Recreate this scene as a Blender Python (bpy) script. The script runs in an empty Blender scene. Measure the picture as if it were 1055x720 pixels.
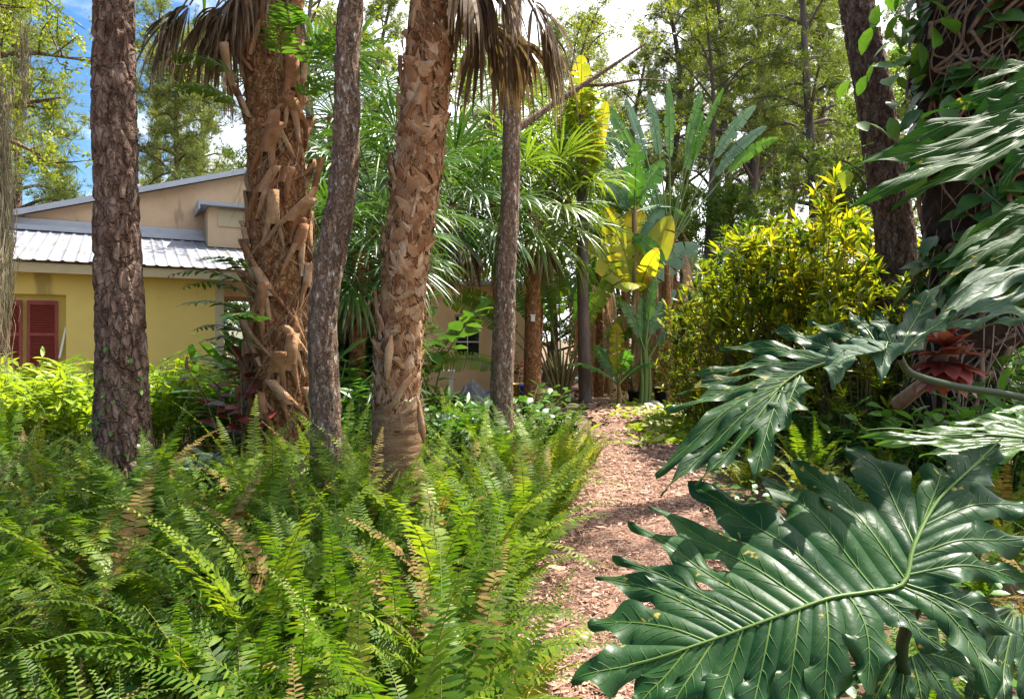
import bpy, math, random
import numpy as np
from mathutils import Vector, noise

SC = bpy.context.scene
COL = SC.collection
RNG = np.random.default_rng(7)
random.seed(7)
PI = math.pi
F, CX, HY, CH = 700.0, 527.5, 350.0, 1.5
GOLD = 2.39996


def at(px, py, Y):
    """world point seen at pixel (px,py) of the 1055x720 photo at distance Y"""
    return np.array([(px - CX) * Y / F, Y, CH + (HY - py) * Y / F])


def gx(px, Y):
    return (px - CX) * Y / F


def nrm(v):
    v = np.asarray(v, float)
    return v / np.maximum(np.linalg.norm(v, axis=-1, keepdims=True), 1e-9)


# ---------------------------------------------------------------- mesh builder
class MB:
    def __init__(s):
        s.V, s.Fc, s.n = [], [], 0

    def add(s, v, f, mi=0):
        v = np.asarray(v, float).reshape(-1, 3)
        f = np.asarray(f, np.int64)
        if f.ndim == 1:
            f = f[None]
        s.V.append(v)
        s.Fc.append((f + s.n, mi))
        s.n += len(v)

    def scatter(s, tpl, R, P, mi=0):
        tv, tfs = tpl
        N, k = len(P), len(tv)
        if N == 0:
            return
        v = np.einsum('nij,kj->nki', R, tv) + np.asarray(P)[:, None, :]
        off = (np.arange(N) * k)[:, None, None]
        s.V.append(v.reshape(-1, 3))
        for f in tfs:
            s.Fc.append(((f[None] + off).reshape(-1, f.shape[1]) + s.n, mi))
        s.n += N * k

    def grid(s, g, mi=0, wrap=False):
        g = np.asarray(g, float)
        a, b = g.shape[:2]
        idx = np.arange(a * b).reshape(a, b)
        if wrap:
            idx = np.concatenate([idx, idx[:, :1]], 1)
        q = np.stack([idx[:-1, :-1], idx[:-1, 1:], idx[1:, 1:], idx[1:, :-1]], -1).reshape(-1, 4)
        s.add(g.reshape(-1, 3), q, mi)

    def box(s, c, size, mi=0, M=None):
        c = np.array(c, float)
        h = np.array(size, float) / 2
        v = np.array([[x, y, z] for x in (-1, 1) for y in (-1, 1) for z in (-1, 1)], float) * h
        if M is not None:
            v = v @ np.asarray(M).T
        s.add(v + c, [[0, 1, 3, 2], [4, 6, 7, 5], [0, 4, 5, 1], [2, 3, 7, 6], [0, 2, 6, 4], [1, 5, 7, 3]], mi)

    def tube(s, pts, rad, sides=8, mi=0, cap=False, flat=1.0):
        pts = np.asarray(pts, float)
        n = len(pts)
        rad = np.broadcast_to(np.asarray(rad, float), (n,))
        T = nrm(np.gradient(pts, axis=0))
        up = np.array([0.13, 0.21, 1.0]) if abs(T[0][2]) < .9 else np.array([1.0, .1, .05])
        a = nrm(np.cross(T[0], up))
        g = np.zeros((n, sides, 3))
        th = np.arange(sides) / sides * 2 * PI
        for i in range(n):
            a = nrm(a - T[i] * np.dot(a, T[i]))
            b = np.cross(T[i], a)
            g[i] = pts[i] + rad[i] * (np.cos(th)[:, None] * a + flat * np.sin(th)[:, None] * b)
        s.grid(g, mi, wrap=True)
        if cap:
            for i, o in ((0, 1), (n - 1, -1)):
                s.add(g[i][::o], np.arange(sides), mi)

    def build(s, name, mats, parent=None, smooth=True):
        if not isinstance(mats, (list, tuple)):
            mats = [mats]
        me = bpy.data.meshes.new(name)
        V = np.concatenate(s.V)
        me.vertices.add(len(V))
        me.vertices.foreach_set('co', V.ravel())
        loops = np.concatenate([f.ravel() for f, _ in s.Fc])
        tot = np.concatenate([np.full(len(f), f.shape[1]) for f, _ in s.Fc])
        mi = np.concatenate([np.full(len(f), m) for f, m in s.Fc])
        me.loops.add(len(loops))
        me.loops.foreach_set('vertex_index', loops.astype(np.int32))
        me.polygons.add(len(tot))
        st = np.concatenate([[0], np.cumsum(tot)[:-1]])
        me.polygons.foreach_set('loop_start', st.astype(np.int32))
        for m in mats:
            me.materials.append(m)
        me.polygons.foreach_set('material_index', mi.astype(np.int32))
        me.polygons.foreach_set('use_smooth', np.full(len(tot), smooth))
        me.update(calc_edges=True)
        me.validate()
        o = bpy.data.objects.new(name, me)
        COL.objects.link(o)
        if parent:
            o.parent = parent
        return o


def tag(o, label, cat, group=None, kind=None):
    if label: o['label'] = label
    if cat: o['category'] = cat
    if group: o['group'] = group
    if kind: o['kind'] = kind
    return o


def thing(name, label, cat, loc=(0, 0, 0), rz=0, group=None, sc=1.0):
    o = bpy.data.objects.new(name, None)
    COL.objects.link(o)
    o.location = tuple(float(c) for c in loc)
    o.rotation_euler = (0, 0, rz)
    o.scale = (sc, sc, sc)
    o.empty_display_size = .2
    return tag(o, label, cat, group)


def dup(o, loc, rz=0, sc=1.0, label=None, group=None, cat=None):
    c = o.copy()
    COL.objects.link(c)
    c.location = tuple(float(v) for v in loc)
    c.rotation_euler = (0, 0, rz)
    c.scale = (sc, sc, sc)
    tag(c, label, cat, group)
    for ch in list(o.children):
        d = ch.copy()
        COL.objects.link(d)
        d.parent = c
        for g in list(ch.children):
            e = g.copy()
            COL.objects.link(e)
            e.parent = d
    return c


def spl(pts, n):
    """smooth resample of a polyline (Catmull-Rom, uniform)"""
    p = np.asarray(pts, float)
    if len(p) == 2:
        t = np.linspace(0, 1, n)[:, None]
        return p[0] * (1 - t) + p[1] * t
    q = np.vstack([2 * p[0] - p[1], p, 2 * p[-1] - p[-2]])
    out = []
    for u in np.linspace(0, len(p) - 1, n):
        i = min(int(u), len(p) - 2)
        t = u - i
        a, b, c, d = q[i:i + 4]
        out.append(.5 * (2 * b + (c - a) * t + (2 * a - 5 * b + 4 * c - d) * t * t + (3 * b - a - 3 * c + d) * t ** 3))
    return np.array(out)


def frames(d, up):
    d = nrm(d)
    up = np.broadcast_to(np.asarray(up, float), d.shape)
    side = nrm(np.cross(d, up) + 1e-6)
    n = np.cross(side, d)
    return side, d, n


def Rmat(d, up, sx, sy=None, sz=None):
    """template: length +Y, width X, normal Z"""
    side, d, n = frames(d, up)
    sx = np.asarray(sx, float)
    sy = sx if sy is None else np.asarray(sy, float)
    sz = sx if sz is None else np.asarray(sz, float)
    N = len(d)
    b = lambda a: np.broadcast_to(a, (N,))[:, None]
    return np.stack([side * b(sx), d * b(sy), n * b(sz)], -1)


def rdir(n, rng=RNG):
    return nrm(rng.normal(size=(n, 3)))


# ---------------------------------------------------------------- leaf templates
def blade_tpl(ws, fold=.25, curl=-.15):
    """lanceolate blade; ws=(t,halfwidth) list, folded along the midrib"""
    v, f = [], []
    for t, w in ws:
        z = curl * t * t
        v += [(-w, t, z + fold * w), (0, t, z), (w, t, z + fold * w)]
    v = np.array(v)
    q = []
    for i in range(len(ws) - 1):
        a = 3 * i
        q += [[a, a + 1, a + 4, a + 3], [a + 1, a + 2, a + 5, a + 4]]
    return v, [np.array(q)]


PINNA = (np.array([(-.11, 0, 0), (.10, 0, 0), (-.135, .3, .012), (.12, .3, .012), (-.12, .68, -.01), (.11, .68, -.01), (0.0, 1, -.09)]),
         [np.array([[0, 1, 3, 2], [2, 3, 5, 4]]), np.array([[4, 5, 6]])])
LANCE = blade_tpl([(0, .015), (.2, .09), (.5, .13), (.8, .075), (1, .006)])
NARROW = blade_tpl([(0, .02), (.35, .085), (.75, .065), (1, .004)], .35, -.12)
OVAL = blade_tpl([(0, .03), (.25, .24), (.55, .3), (.82, .18), (1, .02)], .2, -.2)
HEART = blade_tpl([(-.12, .17), (0, .36), (.22, .45), (.55, .33), (.82, .14), (1.05, .01)], .15, -.18)
SMALL = (np.array([(-.02, 0, 0), (.02, 0, 0), (-.28, .5, .04), (.28, .5, .04), (0, 1, -.05)]), [np.array([[0, 1, 3, 2]]), np.array([[2, 3, 4]])])


def tuft_tpl(n=14, w=.035, seed=1, spread=1.0):
    r = np.random.default_rng(seed)
    v, f = [], []
    for i in range(n):
        a = i * GOLD
        e = math.acos(1 - (i + .5) / n * (1 - math.cos(spread)))
        d = np.array([math.sin(e) * math.cos(a), math.cos(e), math.sin(e) * math.sin(a)])
        s_ = nrm(np.cross(d, rdir(1, r)[0])) * w
        L = r.uniform(.75, 1.05)
        k = len(v)
        v += [-s_ / 2, s_ / 2, d * L * .6 + s_ * .4 - np.array([0, 0, .02]), d * L]
        f += [[k, k + 1, k + 2], [k, k + 2, k + 3]]
    return np.array(v), [np.array(f)]


TUFT = tuft_tpl(16, .05, 1, 1.25)


def cluster_tpl(n=10, seed=2, ls=.42, w=.5):
    r = np.random.default_rng(seed)
    m = MB()
    d = rdir(n, r)
    P = rdir(n, r) * r.uniform(.2, 1, (n, 1)) * .6
    m.scatter(SMALL, Rmat(d, rdir(n, r), np.full(n, ls * w * 1.6), np.full(n, ls)), P)
    V = np.concatenate(m.V)
    return V, [f for f, _ in m.Fc]


CLUST = cluster_tpl()

# ---------------------------------------------------------------- materials
MATS = {}


def newmat(name):
    m = bpy.data.materials.new(name)
    m.use_nodes = True
    nt = m.node_tree
    nt.nodes.clear()
    N = lambda t, **k: _mk(nt, t, k)
    return m, nt, N


def _mk(nt, t, k):
    n = nt.nodes.new(t)
    for a, v in k.items():
        if a.startswith('i_'):
            key = a[2:]
            n.inputs[int(key) if key.isdigit() else key.replace('_', ' ')].default_value = v
        else:
            setattr(n, a, v)
    return n


def ramp(nt, cols, fac, interp='LINEAR'):
    r = nt.nodes.new('ShaderNodeValToRGB')
    r.color_ramp.interpolation = interp
    el = r.color_ramp.elements
    cols = [(i / max(1, len(cols) - 1), c) if len(c) == 3 else (c[0], c[1:]) for i, c in enumerate(cols)]
    while len(el) < len(cols):
        el.new(.5)
    for e, (p, c) in zip(el, cols):
        e.position = p
        e.color = (*c, 1)
    nt.links.new(fac, r.inputs[0])
    return r.outputs[0]


def leaf_mat(name, cols, trans=.38, rough=.42, spec=.5, tint=(1.5, 1.45, .7), noise_s=14, bump=.15, coat=0, blem=None):
    m, nt, N = newmat(name)
    L = nt.links.new
    g = N('ShaderNodeNewGeometry')
    oi = N('ShaderNodeObjectInfo')
    tc = N('ShaderNodeTexCoord')
    nz = N('ShaderNodeTexNoise', i_Scale=noise_s, i_Detail=3.0)
    L(tc.outputs['Object'], nz.inputs['Vector'])
    a = N('ShaderNodeMath', operation='MULTIPLY', i_1=.5)
    L(g.outputs['Random Per Island'], a.inputs[0])
    b = N('ShaderNodeMath', operation='MULTIPLY_ADD', i_1=.2)
    L(oi.outputs['Random'], b.inputs[0]); L(a.outputs[0], b.inputs[2])
    c = N('ShaderNodeMath', operation='MULTIPLY_ADD', i_1=.75)
    L(nz.outputs['Fac'], c.inputs[0]); L(b.outputs[0], c.inputs[2])
    d = N('ShaderNodeMath', operation='SUBTRACT', i_1=.2)
    L(c.outputs[0], d.inputs[0])
    col = ramp(nt, cols, d.outputs[0])
    p = N('ShaderNodeBsdfPrincipled', i_Roughness=rough)
    p.inputs['Specular IOR Level'].default_value = spec
    if coat:
        p.inputs['Coat Weight'].default_value = coat
        p.inputs['Coat Roughness'].default_value = .22
    if blem:
        n4 = N('ShaderNodeTexNoise', i_Scale=38.0, i_Detail=3.0)
        L(tc.outputs['Object'], n4.inputs['Vector'])
        n5 = N('ShaderNodeTexNoise', i_Scale=4.5, i_Detail=2.0)
        L(tc.outputs['Object'], n5.inputs['Vector'])
        am = N('ShaderNodeMath', operation='MULTIPLY_ADD', i_1=.55)
        L(n5.outputs['Fac'], am.inputs[0]); L(n4.outputs['Fac'], am.inputs[2])
        m5 = N('ShaderNodeMapRange', i_1=.97, i_2=1.02)
        L(am.outputs[0], m5.inputs[0])
        mb_ = N('ShaderNodeMix', data_type='RGBA')
        L(m5.outputs[0], mb_.inputs[0]); L(col, mb_.inputs[6])
        mb_.inputs[7].default_value = (*blem, 1)
        col = mb_.outputs[2]
        mr_ = N('ShaderNodeMapRange', i_1=.3, i_2=.7, i_3=rough - .1, i_4=rough + .22)
        L(n5.outputs['Fac'], mr_.inputs[0]); L(mr_.outputs[0], p.inputs['Roughness'])
    L(col, p.inputs['Base Color'])
    if bump:
        n2 = N('ShaderNodeTexNoise', i_Scale=noise_s * 4, i_Detail=3.0)
        L(tc.outputs['Object'], n2.inputs['Vector'])
        bp = N('ShaderNodeBump', i_Strength=bump, i_Distance=.01)
        L(n2.outputs['Fac'], bp.inputs['Height']); L(bp.outputs[0], p.inputs['Normal'])
    out = N('ShaderNodeOutputMaterial')
    if trans:
        t = N('ShaderNodeBsdfTranslucent')
        mx = N('ShaderNodeMix', data_type='RGBA', blend_type='MULTIPLY')
        mx.inputs[0].default_value = 1
        mx.inputs[7].default_value = (*tint, 1)
        L(col, mx.inputs[6]); L(mx.outputs[2], t.inputs[0])
        ms = N('ShaderNodeMixShader')
        ms.inputs[0].default_value = trans
        L(p.outputs[0], ms.inputs[1]); L(t.outputs[0], ms.inputs[2]); L(ms.outputs[0], out.inputs[0])
    else:
        L(p.outputs[0], out.inputs[0])
    MATS[name] = m
    return m


def surf_mat(name, cols, scale=6, stretch=(1, 1, 1), rough=.85, spec=.25, bump=.6, dist=.02, kind='noise', detail=8, spots=None, metallic=0, coord='Object', bscale=None, crack=None):
    """noise / voronoi coloured rough surface with bump; spots=(color, scale, stretch, threshold)"""
    m, nt, N = newmat(name)
    L = nt.links.new
    tc = N('ShaderNodeTexCoord')
    mp = N('ShaderNodeMapping')
    mp.inputs['Scale'].default_value = stretch
    L(tc.outputs[coord], mp.inputs[0])
    nz = N('ShaderNodeTexNoise', i_Scale=scale, i_Detail=float(detail), i_Roughness=.65)
    L(mp.outputs[0], nz.inputs['Vector'])
    fac = nz.outputs['Fac']
    if kind == 'voronoi':
        vo = N('ShaderNodeTexVoronoi', i_Scale=scale)
        L(mp.outputs[0], vo.inputs['Vector'])
        sep = N('ShaderNodeSeparateColor')
        L(vo.outputs['Color'], sep.inputs[0])
        mm = N('ShaderNodeMath', operation='MULTIPLY_ADD', i_1=.55)
        L(sep.outputs[0], mm.inputs[0])
        m3 = N('ShaderNodeMath', operation='MULTIPLY', i_1=.45)
        L(nz.outputs['Fac'], m3.inputs[0]); L(m3.outputs[0], mm.inputs[2])
        fac = mm.outputs[0]
    st = N('ShaderNodeMapRange', i_1=.22, i_2=.78)
    L(fac, st.inputs[0])
    col = ramp(nt, cols, st.outputs[0])
    p = N('ShaderNodeBsdfPrincipled', i_Roughness=rough, i_Metallic=metallic)
    p.inputs['Specular IOR Level'].default_value = spec
    if spots:
        sc_, ss, sst, th = spots
        mp2 = N('ShaderNodeMapping')
        mp2.inputs['Scale'].default_value = sst
        L(tc.outputs[coord], mp2.inputs[0])
        n3 = N('ShaderNodeTexNoise', i_Scale=ss, i_Detail=4.0)
        L(mp2.outputs[0], n3.inputs['Vector'])
        mr = N('ShaderNodeMapRange', i_1=th, i_2=th + .06)
        L(n3.outputs['Fac'], mr.inputs[0])
        mx = N('ShaderNodeMix', data_type='RGBA')
        L(mr.outputs[0], mx.inputs[0]); L(col, mx.inputs[6])
        mx.inputs[7].default_value = (*sc_, 1)
        col = mx.outputs[2]
    L(col, p.inputs['Base Color'])
    if bump:
        n2 = N('ShaderNodeTexNoise', i_Scale=bscale or scale * 3, i_Detail=8.0, i_Roughness=.7)
        L(mp.outputs[0], n2.inputs['Vector'])
        bp = N('ShaderNodeBump', i_Strength=bump, i_Distance=dist)
        h_ = n2.outputs['Fac']
        if crack:
            cs_, cst, wt = crack
            mp3 = N('ShaderNodeMapping')
            mp3.inputs['Scale'].default_value = cst
            wn = N('ShaderNodeTexNoise', i_Scale=cs_ * .8, i_Detail=4.0)
            L(tc.outputs[coord], wn.inputs['Vector'])
            wa = N('ShaderNodeMix', data_type='RGBA', blend_type='LINEAR_LIGHT')
            wa.inputs[0].default_value = .06
            L(tc.outputs[coord], wa.inputs[6]); L(wn.outputs['Color'], wa.inputs[7])
            L(wa.outputs[2], mp3.inputs[0])
            ve = N('ShaderNodeTexVoronoi', i_Scale=cs_, feature='DISTANCE_TO_EDGE')
            L(mp3.outputs[0], ve.inputs['Vector'])
            me_ = N('ShaderNodeMapRange', i_1=0.0, i_2=.16)
            L(ve.outputs['Distance'], me_.inputs[0])
            ma = N('ShaderNodeMath', operation='MULTIPLY_ADD', i_1=wt)
            L(me_.outputs[0], ma.inputs[0]); L(h_, ma.inputs[2])
            h_ = ma.outputs[0]
        L(h_, bp.inputs['Height']); L(bp.outputs[0], p.inputs['Normal'])
    out = N('ShaderNodeOutputMaterial')
    L(p.outputs[0], out.inputs[0])
    MATS[name] = m
    return m


M = MATS
leaf_mat('fern_green', [(.018, .058, .004), (.050, .120, .007), (.11, .19, .010), (.22, .28, .018)], .44, .5, .22)
leaf_mat('fern_yellow', [(.12, .17, .012), (.22, .26, .02), (.34, .30, .04)], .4, .5, .25)
leaf_mat('fern_light', [(.07, .14, .008), (.13, .21, .012), (.20, .28, .018), (.28, .34, .03)], .42, .45, .3)
leaf_mat('fern_dry', [(.10, .055, .02), (.20, .115, .035), (.28, .19, .06), (.24, .22, .05)], .3, .7, .2)
surf_mat('fern_stem', [(.10, .12, .03), (.16, .14, .05)], 20, bump=0)
leaf_mat('lime_leaf', [(.12, .22, .012), (.27, .38, .02), (.42, .50, .035)], .42, .4, .45)
leaf_mat('dark_leaf', [(.016, .06, .014), (.045, .115, .02), (.10, .19, .028)], .34, .42, .3)
leaf_mat('mid_leaf', [(.03, .09, .014), (.07, .17, .022), (.14, .26, .03)], .36, .38, .5)
leaf_mat('silver_leaf', [(.10, .16, .10), (.22, .30, .22), (.34, .40, .33)], .2, .35, .6)
leaf_mat('croton_leaf', [(.010, .036, .005), (.025, .066, .007), (.06, .12, .009), (.20, .25, .012), (.42, .37, .015), (.48, .30, .016)], .52, .33, .45)
leaf_mat('pine_needle', [(.06, .11, .02), (.11, .17, .03), (.20, .24, .05), (.30, .26, .08)], .35, .5, .4, bump=0)
leaf_mat('far_leaf', [(.07, .13, .02), (.14, .22, .03), (.26, .32, .05)], .42, .45, .4, bump=0)
leaf_mat('airy_leaf', [(.05, .10, .012), (.12, .19, .018), (.24, .28, .025), (.34, .34, .03)], .45, .45, .4, bump=0)
leaf_mat('dead_paddle', [(.16, .085, .045), (.30, .19, .11), (.42, .30, .19), (.30, .24, .16)], .4, .8, .15, tint=(1.3, 1.1, .85))  # dry leaf tan, lightened so the colour itself carries the backlight
leaf_mat('gold_leaf', [(.07, .14, .012), (.18, .25, .015), (.36, .35, .022)], .5, .42, .4, bump=0)
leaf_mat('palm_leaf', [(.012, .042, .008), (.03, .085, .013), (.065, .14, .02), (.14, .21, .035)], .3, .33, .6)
leaf_mat('palm_lit', [(.045, .10, .010), (.12, .20, .018), (.26, .32, .035)], .42, .33, .6)  # brighter twin of palm_leaf, the sunlit look put into its colour
leaf_mat('dead_frond', [(.06, .04, .027), (.14, .09, .06), (.25, .18, .125), (.36, .29, .22)], .22, .75, .2)
leaf_mat('paddle_green', [(.03, .10, .018), (.06, .17, .022), (.12, .26, .03)], .42, .35, .5, noise_s=5)
leaf_mat('paddle_yellow', [(.12, .20, .015), (.30, .34, .018), (.50, .44, .025), (.34, .19, .04)], .5, .4, .45, noise_s=4)
leaf_mat('paddle_blue', [(.04, .11, .055), (.07, .17, .08), (.12, .22, .12)], .3, .35, .55, noise_s=5)
leaf_mat('philo_dark', [(.005, .028, .007), (.009, .044, .010), (.020, .070, .012)], .14, .40, .22, noise_s=7, bump=.25, blem=(.30, .24, .05))
leaf_mat('philo_mid', [(.008, .040, .006), (.020, .068, .008), (.045, .11, .012)], .36, .55, .10, noise_s=7, bump=.2, blem=(.32, .27, .05))
leaf_mat('philo_pale', [(.025, .065, .035), (.05, .10, .055), (.08, .125, .07)], .18, .5, .16, noise_s=7, bump=.2, blem=(.28, .24, .08))
leaf_mat('philo_vein', [(.09, .18, .03), (.14, .23, .045)], .25, .45, .4, bump=0)
leaf_mat('red_leaf', [(.04, .012, .010), (.11, .022, .018), (.24, .055, .045), (.20, .09, .045)], .3, .4, .4)
leaf_mat('moss_strand', [(.26, .21, .12), (.42, .36, .24), (.54, .49, .36)], .3, .8, .2)
surf_mat('pine_bark', [(.045, .026, .018), (.13, .075, .053), (.26, .175, .135), (.42, .33, .28)], 15, (1, 1, .4), .92, .15, 1, .03, bscale=34, crack=(15, (1, 1, .42), 1.3))
surf_mat('palm_bark', [(.07, .026, .012), (.23, .098, .04), (.40, .21, .095), (.50, .34, .20)], 16, (1, 1, .6), .9, .15, 1, .03, bscale=24, crack=(18, (1, 1, .7), .9))
surf_mat('palm_ring', [(.10, .05, .025), (.22, .125, .065), (.36, .25, .15)], 7, (1, 1, 4), .9, .15, .9, .02)
leaf_mat('boot', [(.07, .028, .013), (.16, .070, .032), (.27, .135, .066), (.38, .235, .135), (.54, .43, .32)], 0, .9, .15, noise_s=9, bump=.9)
surf_mat('oak_bark', [(.10, .062, .043), (.26, .168, .118), (.42, .31, .235)], 26, (1, 1, .3), .92, .15, 1, .03, spots=((.55, .50, .45), 30, (1, 1, .45), .59), bscale=34, crack=(26, (1, 1, .22), 1.0))
surf_mat('grey_bark', [(.06, .043, .038), (.12, .088, .078), (.19, .15, .13)], 6, (1, 1, .3), .9, .2, .6, .02)
surf_mat('root_dark', [(.012, .007, .005), (.035, .02, .015), (.085, .052, .038)], 6, (1, 1, .6), .9, .2, .9, .03)
surf_mat('root_brown', [(.08, .048, .034), (.19, .125, .09), (.36, .27, .20)], 8, (1, 1, .6), .85, .25, .5, .01)
surf_mat('twig', [(.10, .07, .045), (.2, .15, .1)], 10, bump=0)
surf_mat('stem_green', [(.09, .14, .035), (.16, .22, .06)], 6, (3, 3, .5), .5, .4, .2, .005)
surf_mat('petiole_dark', [(.012, .030, .010), (.022, .05, .015)], 8, (3, 3, .5), .55, .2, .1, .003)
surf_mat('ravenala_sheath', [(.10, .06, .025), (.24, .16, .07), (.22, .24, .07)], 5, (2, 2, .5), .7, .3, .4, .01)
surf_mat('soil', [(.05, .03, .02), (.13, .085, .055), (.22, .15, .10), (.30, .22, .15)], 2.2, rough=.95, spec=.1, bump=.9, dist=.05, bscale=18)
surf_mat('mulch', [(.13, .072, .048), (.26, .15, .105), (.37, .235, .175), (.48, .34, .27)], 5, rough=.95, spec=.1, bump=1, dist=.03, bscale=55, spots=((.15, .095, .065), 1.5, (1, 1, 1), .54))
leaf_mat('chip', [(.12, .055, .035), (.32, .17, .12), (.46, .30, .22), (.62, .50, .42)], 0, .9, .15, bump=0)
surf_mat('yellow_stucco', [(.60, .45, .135), (.68, .52, .17), (.72, .56, .20)], 1.2, rough=.9, spec=.15, bump=.25, dist=.01, bscale=60, spots=((.40, .30, .11), 1.6, (1.2, 1.2, .35), .60))
surf_mat('beige_stucco', [(.44, .31, .20), (.54, .39, .26), (.58, .44, .31)], 1.0, rough=.9, spec=.15, bump=.25, dist=.01, bscale=60, spots=((.34, .25, .17), 1.8, (1.5, 1.5, .4), .60))
surf_mat('peach_stucco', [(.64, .42, .23), (.74, .52, .31), (.78, .57, .36)], 1.0, rough=.9, spec=.15, bump=.2, dist=.01, bscale=60)
surf_mat('trim', [(.42, .34, .22), (.50, .42, .29)], 3, rough=.7, bump=.1)
surf_mat('shutter_red', [(.20, .035, .032), (.28, .055, .05)], 4, rough=.6, spec=.35, bump=.05)
surf_mat('metal_roof', [(.21, .21, .25), (.30, .305, .34), (.38, .38, .42)], 1.4, (1, 1, 1), .6, .5, .05, .01, metallic=.3, spots=((.24, .20, .18), 2.2, (3, .5, 1), .60))
surf_mat('flashing', [(.30, .32, .38), (.42, .44, .50)], 3, rough=.5, metallic=.4, bump=0)
surf_mat('white_paint', [(.70, .69, .65), (.8, .79, .76)], 3, rough=.6, bump=.05)
surf_mat('black_plastic', [(.012, .012, .013), (.03, .03, .03)], 6, rough=.45, spec=.5, bump=.05)
surf_mat('blue_plastic', [(.02, .06, .42), (.03, .09, .5)], 4, rough=.4, spec=.5, bump=0)
surf_mat('yellow_plastic', [(.62, .36, .02), (.7, .45, .03)], 4, rough=.4, spec=.5, bump=0)
surf_mat('grey_cloth', [(.14, .13, .16), (.24, .23, .28), (.34, .33, .38)], 4, rough=.7, bump=.3)
surf_mat('stone', [(.25, .2, .17), (.4, .35, .3), (.5, .45, .4)], 5, rough=.9, bump=.6)
surf_mat('glass_dark', [(.01, .014, .016), (.02, .025, .028)], 2, rough=.06, spec=.8, bump=0)


# ---------------------------------------------------------------- world, sun, camera
SUN_EL, SUN_AZ = math.radians(60), math.radians(52)   # azimuth measured from +Y (view direction) to +X
w = bpy.data.worlds.new("World")
SC.world = w
w.use_nodes = True
nt = w.node_tree
nt.nodes.clear()
N = lambda t, **k: _mk(nt, t, k)
sky = N('ShaderNodeTexSky', sky_type='NISHITA', sun_disc=False, sun_elevation=SUN_EL, sun_rotation=SUN_AZ, air_density=1.0, dust_density=1.0, ozone_density=1.6)
tc = N('ShaderNodeTexCoord')
mp = N('ShaderNodeMapping')
mp.inputs['Scale'].default_value = (1, 1, 2.2)
mp.inputs['Location'].default_value = (.35, .1, .3)
nt.links.new(tc.outputs['Generated'], mp.inputs[0])
nz = N('ShaderNodeTexNoise', i_Scale=2.1, i_Detail=8.0, i_Roughness=.58)
nt.links.new(mp.outputs[0], nz.inputs['Vector'])
dt = N('ShaderNodeVectorMath', operation='DOT_PRODUCT')
nt.links.new(tc.outputs['Generated'], dt.inputs[0])
dt.inputs[1].default_value = (.75, .25, .1)
ad = N('ShaderNodeMath', operation='MULTIPLY_ADD', i_1=.5)
nt.links.new(dt.outputs['Value'], ad.inputs[0])
nt.links.new(nz.outputs['Fac'], ad.inputs[2])
cm = ramp(nt, [(.44, 0, 0, 0), (.60, 1, 1, 1)], ad.outputs[0], 'EASE')
mx = N('ShaderNodeMix', data_type='RGBA')
nt.links.new(cm, mx.inputs[0])
hs = N('ShaderNodeHueSaturation', i_Saturation=1.35, i_Value=.8)
nt.links.new(sky.outputs[0], hs.inputs['Color'])
nt.links.new(hs.outputs[0], mx.inputs[6])
mx.inputs[7].default_value = (8.6, 8.8, 9.2, 1)
bg = N('ShaderNodeBackground', i_Strength=.105)
nt.links.new(mx.outputs[2], bg.inputs[0])
wo = N('ShaderNodeOutputWorld')
nt.links.new(bg.outputs[0], wo.inputs[0])

sl = bpy.data.lights.new('sun', 'SUN')
sl.energy = 5.0
sl.angle = math.radians(.5)
sl.color = (1, .94, .84)
so = bpy.data.objects.new('sun', sl)
COL.objects.link(so)
sd = Vector((math.sin(SUN_AZ) * math.cos(SUN_EL), math.cos(SUN_AZ) * math.cos(SUN_EL), math.sin(SUN_EL)))
so.rotation_euler = (-sd).to_track_quat('-Z', 'Y').to_euler()

cam = bpy.data.cameras.new('camera')
cam.sensor_width = 36
cam.lens = 36 * F / 1055
cam.shift_y = -(360 - HY) / 1055
cam.clip_end = 2000
cam.clip_start = .02
co = bpy.data.objects.new('camera', cam)
COL.objects.link(co)
co.location = (0, 0, CH)
co.rotation_euler = (PI / 2, 0, 0)
SC.camera = co
SC.view_settings.view_transform = 'Standard'
SC.view_settings.look = 'None'
SC.view_settings.gamma = 1
SC.view_settings.exposure = 1.48
cy = SC.cycles
cy.max_bounces = 7
cy.diffuse_bounces = 4
cy.glossy_bounces = 2
cy.transmission_bounces = 4
cy.transparent_max_bounces = 4
cy.sample_clamp_indirect = 6
cy.caustics_reflective = cy.caustics_refractive = False
cy.use_denoising = True
try:
    cy.denoiser = 'OPENIMAGEDENOISE'
    cy.denoising_input_passes = 'RGB_ALBEDO_NORMAL'
    cy.denoising_prefilter = 'ACCURATE'
except Exception:
    pass
cy.use_adaptive_sampling = True
cy.adaptive_threshold = .015

# ---------------------------------------------------------------- ground and path
PATH_L = [(-2, -.25), (1.6, -.05), (2.84, .07), (4.2, .26), (6.2, .66), (9, 1.2), (11.7, 1.6), (16, 1.75), (21, 1.6), (24, 1.0)]
PATH_R = [(-2, .75), (1.6, .8), (2.84, .95), (4.2, 1.25), (6.2, 1.75), (9, 2.3), (11.7, 2.75), (16, 3.9), (21, 5.6), (24, 6.5)]


def path_l(y): return np.interp(y, [p[0] for p in PATH_L], [p[1] for p in PATH_L])
def path_r(y): return np.interp(y, [p[0] for p in PATH_R], [p[1] for p in PATH_R])


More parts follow.
